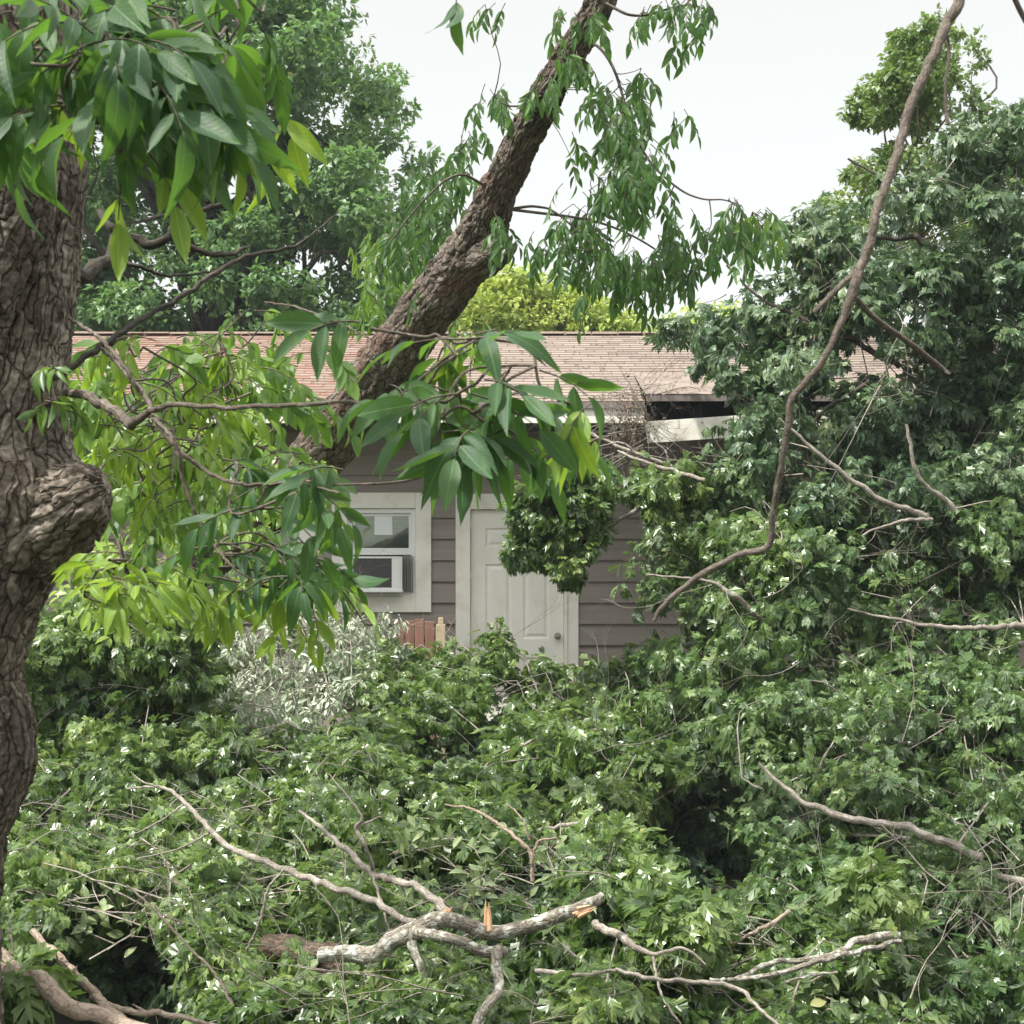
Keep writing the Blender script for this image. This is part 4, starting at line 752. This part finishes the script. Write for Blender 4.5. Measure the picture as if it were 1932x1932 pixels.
region('fallen_oak_limb', 'pale-twigged oak limb sprawling in front of the siding right of the door', 'tree limb',
       [(1240, 980), (1290, 900), (1360, 900), (1460, 880), (1700, 900), (2000, 900), (2000, 1300), (1600, 1330), (1300, 1440), (1180, 1400), (1160, 1280), (1230, 1200), (1210, 1100)],
       200, .25, M_OAKM, limbs=[([(1750, 975, 10.6), (1650, 935, 10.5), (1550, 860, 10.5), (1470, 790, 10.5)], [6, 5, 4, 2]), ([(1440, 1175, 10.2), (1380, 1120, 10.1), (1330, 1095, 10.1), (1220, 1085, 10.1)], [5, 5, 3, 2]), ([(1500, 1200, 10.3), (1440, 1150, 10.3), (1400, 1090, 10.3)], [4, 3, 2]),
        ([(1760, 980, 10.4), (1690, 985, 10.3), (1600, 1020, 10.3)], [4, 3, 2]), ([(1800, 960, 10.4), (1735, 900, 10.3), (1710, 800, 10.3)], [6, 4, 3]), ([(1932, 1180, 10.2), (1850, 1185, 10.1), (1750, 1180, 10.1), (1600, 1150, 10.2)], [6, 5, 4, 2])],
       thick=1.4, bare=46, ldY=.35)
region('oak_sprig', 'leafy yellow-green oak spray right of the door above the bent branch tip', 'branch', [(1220, 1020), (1300, 930), (1420, 940), (1480, 1000), (1560, 1000), (1520, 1070), (1400, 1090), (1250, 1120)], 22, .17, M_OAK, thick=.4, dY=-.3, size=.115)
region('hanging_oak_bough', 'oak bough drooping in front of the upper half of the white door', 'branch', [(965, 975), (1000, 920), (1060, 880), (1120, 880), (1145, 930), (1135, 1000), (1090, 1040), (1082, 1090), (1065, 1115), (1045, 1085), (1030, 1035), (965, 1060), (975, 1030), (1010, 1005)], 84, .10, M_OAK, holes=[[(1035, 950), (1075, 945), (1085, 990), (1045, 1000)], [(1100, 960), (1125, 965), (1115, 990)]],
       limbs=[([(1240, 930, 11.6), (1180, 975, 11.7), (1130, 1000, 11.8), (1060, 985, 11.8)], [5, 4, 3, 2])], Yfix=11.6, thick=.5, sprigs=15, size=.10)
region('oak_sprig', 'oak spray under the torn eave beside the dangling dead vine', 'branch', [(1190, 920), (1230, 890), (1290, 880), (1330, 930), (1260, 970), (1200, 960)], 18, .16, M_OAK, Yfix=11.4, thick=.5, size=.10,
       limbs=[([(1330, 905, 11.3), (1280, 892, 11.4), (1210, 870, 11.5), (1165, 850, 11.6)], [4, 4, 3, 2])])
region('brush_bough', 'green oak branches heaped at the foot of the white door', 'branch', [(690, 1275), (760, 1240), (850, 1250), (930, 1225), (985, 1290), (1040, 1240), (1090, 1275), (1180, 1270), (1250, 1320), (1280, 1460), (1000, 1420), (860, 1400), (780, 1420), (690, 1380)], 125, .2, M_OAK, thick=.9, bare=8,
       holes=[[(895, 1290), (985, 1270), (990, 1330), (930, 1340)], [(820, 1370), (950, 1370), (930, 1470), (790, 1490), (780, 1440)]])
region('oak_sprig', 'small oak tuft standing up before the lower door panels', 'branch', [(920, 1190), (965, 1195), (965, 1220), (915, 1220)], 4, .09, M_OAK, Yfix=13.2, thick=.2, size=.10, sprigs=9, limbs=[([(1010, 1300, 13.0), (985, 1235, 13.1), (945, 1200, 13.2), (935, 1165, 13.2)], [2, 2, 2, 1])])
region('brush_bough', 'bright green brush at the left edge below the yellow-green leaves', 'branch', [(50, 1190), (150, 1150), (260, 1150), (330, 1200), (420, 1250), (430, 1400), (330, 1430), (40, 1480)], 150, .23, M_OAK, thick=1.2, bare=10)
region('brush_bough', 'leafy green brush standing against the wall left of the pale wilted pile', 'branch', [(50, 1190), (120, 1165), (330, 1165), (400, 1230), (350, 1330), (50, 1330)], 70, .2, M_OAK, thick=.5, Yfix=11.0)
region('wilted_bough', 'pile of wilted pale-leaved twigs under the window', 'branch', [(420, 1220), (480, 1150), (600, 1140), (680, 1200), (740, 1190), (770, 1240), (720, 1290), (650, 1390), (430, 1370), (400, 1290)], 95, .15, M_WILT, thick=.7, dY=-.3, mound=False, temps=OVAL, size=.085, sprigs=12, per=6, bare=45, droop=.9)
region('wilted_bough', 'upright pale-leaved twig cluster just left of the brown gate', 'branch', [(690, 1190), (725, 1165), (765, 1210), (770, 1250), (700, 1250)], 14, .1, M_WILT, thick=.2, Yfix=12.7, temps=OVAL, size=.07, sprigs=9, per=5)
region('brush_bough', 'dark green oak brush filling the left side behind the white forked limb', 'branch', [(30, 1450), (330, 1400), (470, 1380), (640, 1400), (700, 1480), (640, 1560), (500, 1620), (300, 1650), (-60, 1720), (-60, 1500)], 200, .22, M_OAK, thick=1.1, bare=14)
region('brush_bough', 'rounded oak bough left of the dark hollow in the middle of the heap', 'branch', [(600, 1400), (700, 1370), (780, 1400), (790, 1470), (740, 1560), (640, 1640), (560, 1560)], 75, .2, M_OAK, thick=.7, dY=-.5, bare=6)
region('brush_bough', 'sunlit oak bough with pale twigs in the centre of the heap', 'branch', [(860, 1490), (940, 1440), (1040, 1400), (1180, 1400), (1270, 1420), (1240, 1560), (1090, 1560), (900, 1620), (760, 1640), (740, 1560), (800, 1500)], 140, .2, M_OAK, thick=.8, dY=-.1, bare=8,
       limbs=[([(1170, 1370, 10.9), (1080, 1385, 10.8), (1000, 1400, 10.7), (930, 1430, 10.7)], [4, 3.5, 3, 2]), ([(1160, 1375, 10.8), (1100, 1390, 10.7), (1060, 1420, 10.6)], [4, 3, 2]), ([(1090, 1553, 9.3), (1020, 1565, 9.3), (950, 1570, 9.3)], [4, 4, 3])])
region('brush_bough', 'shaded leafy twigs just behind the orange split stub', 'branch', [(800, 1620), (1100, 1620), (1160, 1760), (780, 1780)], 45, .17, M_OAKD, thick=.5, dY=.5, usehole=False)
region('oak_sprig', 'round dense tuft of lobed oak leaves at the edge of the dark hollow', 'branch', [(1110, 1600), (1160, 1565), (1210, 1600), (1220, 1680), (1130, 1700)], 26, .17, M_OAK, thick=.3, dY=-.7, size=.12)
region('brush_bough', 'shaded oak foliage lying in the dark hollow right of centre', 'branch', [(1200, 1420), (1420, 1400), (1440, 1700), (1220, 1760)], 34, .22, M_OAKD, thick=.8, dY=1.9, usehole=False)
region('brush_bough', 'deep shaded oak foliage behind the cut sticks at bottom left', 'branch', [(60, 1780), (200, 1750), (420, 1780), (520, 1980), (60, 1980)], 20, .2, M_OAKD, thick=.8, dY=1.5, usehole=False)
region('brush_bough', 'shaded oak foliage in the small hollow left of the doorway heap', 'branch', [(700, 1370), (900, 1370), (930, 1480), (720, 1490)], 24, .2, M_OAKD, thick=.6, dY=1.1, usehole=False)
region('fallen_oak_limb', 'oak limb with bright lobed leaves across the right side of the heap', 'tree limb', [(1430, 1320), (1600, 1280), (1800, 1270), (2000, 1280), (2000, 1560), (1700, 1530), (1500, 1520), (1430, 1440)], 190, .22, M_OAKM, thick=1.0, dY=-.1, bare=20, size=.11,
       limbs=[([(1430, 1440, 8.8), (1500, 1500, 8.6), (1580, 1540, 8.5), (1700, 1560, 8.3), (1780, 1590, 8.2), (1850, 1620, 8.1)], [3, 5, 7, 8, 9, 9]), ([(1400, 1470, 9.3), (1460, 1500, 9.2), (1520, 1520, 9.2)], [2, 3, 4])])
region('brush_bough', 'shaded oak branches with bare crossing twigs in the lower right corner', 'branch', [(1400, 1540), (1700, 1580), (2000, 1560), (2000, 1960), (1700, 1900), (1640, 1780), (1500, 1780), (1390, 1720)], 230, .2, M_OAKM, thick=1.0, bare=34, size=.105,
       limbs=[([(2000, 1690, 8.), (1850, 1640, 8.3), (1700, 1580, 8.6)], [9, 7, 5]), ([(1460, 1705, 8.3), (1530, 1720, 8.2), (1600, 1700, 8.2)], [3, 3, 2])])
region('oak_sprig', 'bright lobed oak leaf tuft low on the right above the long grey limbs', 'branch', [(1600, 1640), (1680, 1640), (1700, 1700), (1620, 1720)], 6, .11, M_OAKY, thick=.15, dY=-.9, size=.11, sprigs=10)
region('oak_sprig', 'leafy oak tuft at the lower edge of the dark hollow', 'branch', [(1250, 1640), (1310, 1630), (1340, 1700), (1290, 1760), (1240, 1700)], 18, .16, M_OAK, thick=.3, dY=-.8, size=.13)
region('brush_bough', 'oak branches between the lichen limb and the lower right sticks', 'branch', [(1020, 1760), (1200, 1700), (1400, 1740), (1640, 1760), (1700, 1860), (1700, 1980), (1000, 1980), (980, 1860)], 170, .18, M_OAK, thick=.7, bare=22, size=.12)
region('brush_bough', 'leafy oak twigs along the bottom centre below the lichen limb', 'branch', [(620, 1830), (800, 1800), (900, 1820), (1000, 1840), (1010, 1980), (560, 1990)], 80, .17, M_OAK, thick=.6, bare=14, size=.12)
region('brush_bough', 'oak twigs tangled over the forked grey limbs left of centre', 'branch', [(480, 1600), (640, 1650), (760, 1700), (820, 1740), (600, 1800), (430, 1780), (380, 1680)], 90, .18, M_OAK, thick=.8, bare=14, size=.115)
region('brush_bough', 'oak brush with broad leaves mixed in below the foreground trunk', 'branch', [(-60, 1640), (200, 1620), (420, 1600), (500, 1660), (440, 1780), (250, 1760), (-60, 1780)], 90, .18, M_OAK, thick=.8, bare=12, size=.11)
region('brush_bough', 'small leafy oak branch at the bottom between the sticks and the brown log', 'branch', [(330, 1790), (500, 1760), (560, 1830), (620, 1960), (400, 1980), (340, 1880)], 50, .17, M_OAK, thick=.5, bare=8, size=.12)
region('oak_sprig', 'bright lobed oak leaves hanging at the lower left edge', 'branch', [(-20, 1850), (50, 1850), (60, 1900), (-20, 1920)], 7, .085, M_OAKY, Yfix=4.2, thick=.2, size=.105, sprigs=9, limbs=[([(15, 1740, 4.3), (25, 1790, 4.3), (20, 1850, 4.3)], [2, 2, 1.5])])
def broad(label, poly, n, dY=-.3):
    q = sample(poly, n); nd = []; t_ = thing('broadleaf_sprig', label, 'branch', tuple(to3(q, heapY(q[:, 0], q[:, 1])+dY).mean(0)*np.array([1, 1, 0])))
    mb = MB(); mt = MB()
    for a_, b_ in q:
        Y = float(heapY(np.array(a_), np.array(b_)))+dY+rng.uniform(0, .4); c = P(a_, b_, Y); k = 7; d = unit(rng.normal(size=(k, 3))*.8+np.array([0, -.1, .15])); 
        st = c+rng.normal(size=3)*np.array([.2, .2, .1]); twig(mt, st, c, .005, .003, .1)
        leaves(mb, c+rng.normal(size=(k, 3))*.05, d, unit(rng.normal(size=(k, 3))*.5+np.array([0, -.3, .8])), np.full(k, .1)*rng.uniform(.7, 1.1, k), ROUND)
    mb.build('foliage', M_BROAD, t_); mt.build('twigs', M_TWIG, t_)
broad('rounded pale leaves on grey twigs at the left under the trunk', [(20, 1620), (230, 1640), (380, 1700), (340, 1780), (60, 1760)], 34)
broad('oval grey-green leaves on pale stems in the centre of the heap', [(780, 1560), (920, 1540), (960, 1600), (900, 1720), (740, 1700)], 26, -.7)
broad('rounded pale leaves sticking up at the bottom right edge', [(1500, 1870), (1600, 1860), (1680, 1890), (1700, 1960), (1500, 1960)], 14, -.5)
broad('grey-green oval leaves at the bottom above the brown log end', [(540, 1730), (700, 1730), (900, 1830), (860, 1930), (600, 1940), (340, 1820)], 20, -.3)
broad('two pale oval leaves near the round oak tuft', [(1030, 1590), (1090, 1600), (1090, 1650), (1040, 1650)], 4, -.7)

# ---- big visible limbs and logs
def stick(name, label, cat, seqs, m_, wob=.14, k=14, n=16, splits=(), relief=None, kn='stem'):
    sh = (-.35 if cat == 'log' else -.22) if seqs[0][0][0][2] > 5.5 and 'eave' not in label and 'fascia' not in label else 0
    seqs = [([(a_, b_, y_+sh) for a_, b_, y_ in sq], [q_*(.85 if 5.5 < sq[0][2] and cat != 'log' else 1) for q_ in rp]) for sq, rp in seqs]; splits = [((a_[0], a_[1], a_[2]+sh), (b_[0], b_[1], b_[2]+sh), w_) for a_, b_, w_ in splits]
    b0 = P(*seqs[0][0][0]); t_ = thing(name, label, cat, (b0[0], b0[1], max(0, b0[2]-.1)))
    for i, (sq, rp) in enumerate(seqs):
        mb = MB(); tube(mb, PL(sq), [r_/FPX*s_[2] for r_, s_ in zip(rp, sq)], n=n*len(sq), k=k if i == 0 else max(8, k-4), kink=0 if relief else .9, wob=wob*1.6, seed=i*3., relief=relief if i == 0 else None); mb.build(kn if i == 0 else 'side_limb', m_, t_)
    for (a_, b_, w_) in splits:
        mb = MB(); p, q = P(*a_), P(*b_); ax = q-p; L = np.linalg.norm(ax)
        for s in range(9):
            o_ = rng.normal(size=3)*w_*.35; e_ = p+ax*rng.uniform(.5, 1.05)+o_*.6; tube(mb, [p+o_, (p+o_+e_)/2, e_], [w_*.35, w_*.28, w_*.05], n=8, k=5)
        mb.build('split_wood', M_SPLIT, t_)
    return t_
stick('fallen_limb', 'lichen-covered grey limb with orange split stub lying across the lower centre', 'tree limb',
      [([(600, 1800, 7.0), (680, 1800, 7.0), (760, 1770, 6.95), (830, 1742, 6.9), (930, 1750, 6.9), (1020, 1740, 6.9), (1080, 1715, 6.9), (1125, 1700, 6.95), (1140, 1688, 6.95)], [17, 20, 21, 18, 17, 17, 14, 12, 8]),
       ([(780, 1755, 6.85), (830, 1765, 6.75), (880, 1785, 6.7), (940, 1800, 6.7), (955, 1790, 6.7)], [14, 12, 13, 13, 8]), ([(930, 1790, 6.7), (938, 1840, 6.6), (935, 1880, 6.5), (905, 1920, 6.4), (880, 1970, 6.3)], [13, 12, 11, 10, 9]), ([(775, 1775, 6.85), (790, 1820, 6.8), (800, 1860, 6.8)], [11, 9, 7])],
      M_LICH, splits=[((922, 1752, 6.85), (920, 1702, 6.85), .022), ((1088, 1725, 6.85), (1125, 1710, 6.85), .022)])
stick('fallen_limb', 'long pale grey limb running down from the left into the lichen limb', 'tree limb',
      [([(240, 1488, 8.6), (305, 1486, 8.4), (350, 1515, 8.2), (395, 1565, 8.), (440, 1600, 7.9), (500, 1625, 7.7), (590, 1660, 7.5), (700, 1700, 7.2), (790, 1748, 7.0)], [2, 3.5, 5, 6, 7, 7, 8, 8, 8]),
       ([(305, 1486, 8.4), (270, 1475, 8.4), (250, 1460, 8.5)], [3, 2, 1]), ([(400, 1568, 8.), (340, 1600, 8.), (260, 1620, 8.)], [3, 2, 1.5]), ([(350, 1515, 8.2), (300, 1550, 8.2), (240, 1580, 8.2)], [2.5, 2, 1])], M_TWIG)
stick('fallen_limb', 'grey limb with upright side shoots ending at the orange break above the lichen limb', 'tree limb',
      [([(565, 1530, 8.4), (620, 1575, 8.1), (660, 1610, 7.9), (710, 1650, 7.6), (790, 1675, 7.2), (820, 1700, 7.1), (845, 1722, 7.)], [3, 5, 7, 8, 8, 10, 11]), ([(705, 1645, 7.6), (690, 1600, 7.5), (672, 1560, 7.5), (680, 1535, 7.5), (620, 1460, 7.6)], [5, 4.5, 4, 3, 1.5]), ([(845, 1722, 7.), (815, 1748, 6.95), (770, 1765, 6.9)], [12, 13, 13]), ([(672, 1560, 7.5), (720, 1540, 7.5)], [3, 2]), ([(700, 1640, 7.6), (718, 1700, 7.5), (735, 1760, 7.4)], [4, 3, 2])], M_TWIG,
      splits=[((843, 1722, 6.95), (850, 1712, 6.95), .018)])
stick('fallen_log', 'thick reddish-brown log half buried under leaves at the bottom', 'log',
      [([(560, 1830, 7.3), (640, 1855, 7.2), (720, 1875, 7.1), (800, 1900, 7.0), (880, 1930, 6.9)], [38, 38, 38, 37, 36])], M_LOG, relief=(.006, 24, .5), k=60, n=24)
stick('fallen_log', 'dark weathered log end left of the lichen limb', 'log', [([(435, 1775, 7.8), (500, 1790, 7.7), (580, 1800, 7.6), (660, 1815, 7.5)], [20, 27, 28, 26])], M_LOG, relief=(.006, 24, .5), k=50, n=20)
stick('cut_branch', 'thick smooth brown branch crossing the bottom left corner', 'branch', [([(-60, 1790, 4.3), (0, 1815, 4.3), (60, 1850, 4.2), (115, 1895, 4.1), (180, 1915, 4.1), (300, 1950, 4.)], [17, 18, 17, 18, 16, 15])], M_STICK)
stick('cut_branch', 'straight slimmer stick slanting into the thick branch at bottom left', 'branch', [([(60, 1755, 4.5), (105, 1800, 4.4), (150, 1845, 4.3), (190, 1890, 4.2), (245, 1945, 4.1)], [6, 8, 8, 9, 10]), ([(140, 1835, 4.3), (145, 1822, 4.3)], [4, 1])], M_STICK)
stick('cut_branch', 'thin crooked stick low along the bottom left', 'branch', [([(172, 1880, 4.3), (230, 1905, 4.2), (280, 1912, 4.2), (340, 1918, 4.2), (420, 1940, 4.2)], [4, 6, 6, 5, 4]), ([(280, 1912, 4.2), (250, 1895, 4.2)], [3, 1])], M_STICK)
stick('dead_twig', 'leaning bare twig beside the log end at lower left', 'twig', [([(465, 1795, 7.), (490, 1740, 6.9), (505, 1680, 6.9), (535, 1640, 6.9)], [3.5, 3, 3, 2])], M_TWIG)
stick('dead_twig', 'long drooping twig down through the lower left leaves', 'twig', [([(240, 1670, 6.8), (300, 1725, 6.7), (350, 1780, 6.6), (400, 1830, 6.5), (430, 1880, 6.4), (450, 1935, 6.3)], [2.5, 3, 3, 3, 4, 4]), ([(300, 1725, 6.7), (340, 1740, 6.7), (360, 1760, 6.7)], [2, 2, 1])], M_TWIGB)
stick('fallen_limb', 'pair of long grey limbs lying low on the right of the bottom edge', 'tree limb', [([(1400, 1845, 7.1), (1460, 1815, 7.2), (1560, 1805, 7.2), (1620, 1775, 7.3), (1690, 1765, 7.4)], [6, 6, 7, 9, 10]), ([(1390, 1850, 7.), (1470, 1835, 7.), (1540, 1815, 7.), (1620, 1795, 7.1), (1700, 1775, 7.2)], [5, 6, 6, 6, 5]), ([(1400, 1845, 7.1), (1350, 1850, 7.), (1340, 1845, 7.)], [5, 4, 2]), ([(1480, 1855, 7.), (1530, 1840, 7.), (1580, 1835, 7.)], [4, 4, 3])], M_LICH)
stick('dead_branch', 'forked branch of pale twigs reaching right at the bottom centre', 'branch', [([(1120, 1740, 7.2), (1180, 1775, 7.), (1230, 1800, 6.9), (1290, 1790, 6.9), (1330, 1820, 6.9)], [9, 9, 5, 4, 2]), ([(1160, 1830, 6.8), (1260, 1850, 6.7), (1380, 1860, 6.7), (1440, 1910, 6.6), (1500, 1960, 6.5)], [4, 5, 5, 4, 3]), ([(1010, 1830, 6.9), (1100, 1840, 6.8), (1160, 1830, 6.8)], [6, 5, 4]), ([(1230, 1800, 6.9), (1250, 1880, 6.8), (1290, 1940, 6.7)], [3, 3, 2])], M_TWIG)
stick('dead_branch', 'forked tan twig standing up in the centre of the heap', 'branch', [([(1005, 1660, 7.9), (1000, 1610, 7.9), (960, 1570, 8.), (900, 1530, 8.2), (840, 1518, 8.3)], [5, 4.5, 4, 3, 2]), ([(1003, 1630, 7.9), (1015, 1590, 7.9), (1050, 1580, 7.9)], [4, 3, 2]), ([(1000, 1585, 7.9), (985, 1545, 7.9), (955, 1515, 8.)], [3, 2, 1.5])], M_STICK)
stick('dead_branch', 'broken bare stick above the long grey limbs at lower right', 'branch', [([(1370, 1790, 7.6), (1410, 1765, 7.6), (1450, 1745, 7.6), (1490, 1720, 7.6)], [2, 4, 5, 5])], M_STICK)

# dead vine tangle over the broken eave
dv = thing('dead_vine', 'dry tangled vine with withered leaves hanging at the broken eave', 'vine', tuple(P(1190, 880, 14.2)))
mb = MB(); ml = MB()
for i in range(46):
    u = rng.normal(size=2); c = P(1190+u[0]*22, 790+u[1]*38, EY-.18+rng.normal()*.05); fork_twigs(mb, c, rng.normal(size=3)*np.array([1, .25, 1])+np.array([0, 0, -.5]), rng.uniform(.2, .5), .0045, 2, 3, .8)
for i in range(9):
    c = P(rng.uniform(1120, 1280), rng.uniform(690, 745), 14.35); c = P(1180+rng.uniform(0, 90), 745, EY-.1)
    fork_twigs(mb, c, np.array([rng.uniform(-1, 1), .9, .45]), rng.uniform(.4, .9), .004, 2, 4, .6)
for i in range(7): fork_twigs(mb, P(1120+rng.uniform(0, 100), 815+rng.uniform(0, 40), EY-.3), np.array([rng.uniform(-1, 1), -.1, rng.uniform(-.5, .3)]), rng.uniform(.4, .9), .006, 2, 3, .5)
n = 300; c = np.array([P(1188+rng.normal()*20, 800+rng.normal()*38, EY-.2+rng.normal()*.07) for i in range(n)]); leaves(ml, c, rnd(n)+np.array([0, 0, -.8]), rnd(n), rng.uniform(.03, .06, n), OVAL)
mb.build('stems', M_TWIG, dv); ml.build('foliage', M_DRY, dv)
stick('dead_branch', 'bare forked branch reaching across under the torn fascia board', 'branch', [([(1330, 905, 12.5), (1270, 880, 12.6), (1200, 855, 12.7), (1130, 825, 12.9), (1080, 800, 13.)], [4, 4, 3.5, 3, 1.5]), ([(1262, 876, 12.6), (1255, 850, 12.6), (1235, 835, 12.6)], [2.5, 2, 1]), ([(1200, 855, 12.7), (1170, 835, 12.7), (1120, 845, 12.8)], [2.5, 2, 1])], M_TWIG)
# thin added haze round the whole place, imitating veiling glare in the lens
hz = MB(); hz.box(-350, 350, -70, 420, -2.3, 14); hzo = hz.build('veil', None)
hm = bpy.data.materials.new('veil_air'); hm.use_nodes = True; hn = hm.node_tree; hn.nodes.remove(hn.nodes['Principled BSDF'])
pv = hn.nodes.new('ShaderNodeVolumePrincipled'); pv.inputs['Color'].default_value = (.82, .9, 1, 1); pv.inputs['Density'].default_value = .0007; hn.links.new(pv.outputs[0], hn.nodes['Material Output'].inputs['Volume'])
hzo.data.materials.clear(); hzo.data.materials.append(hm); hzo['kind'] = 'stuff'; tag(hzo, 'thin pale haze added in the air to imitate veiling glare in the lens', 'veil')
print('objects', len(bpy.data.objects), 'faces', sum(len(o.data.polygons) for o in bpy.data.objects if o.type == 'MESH'))
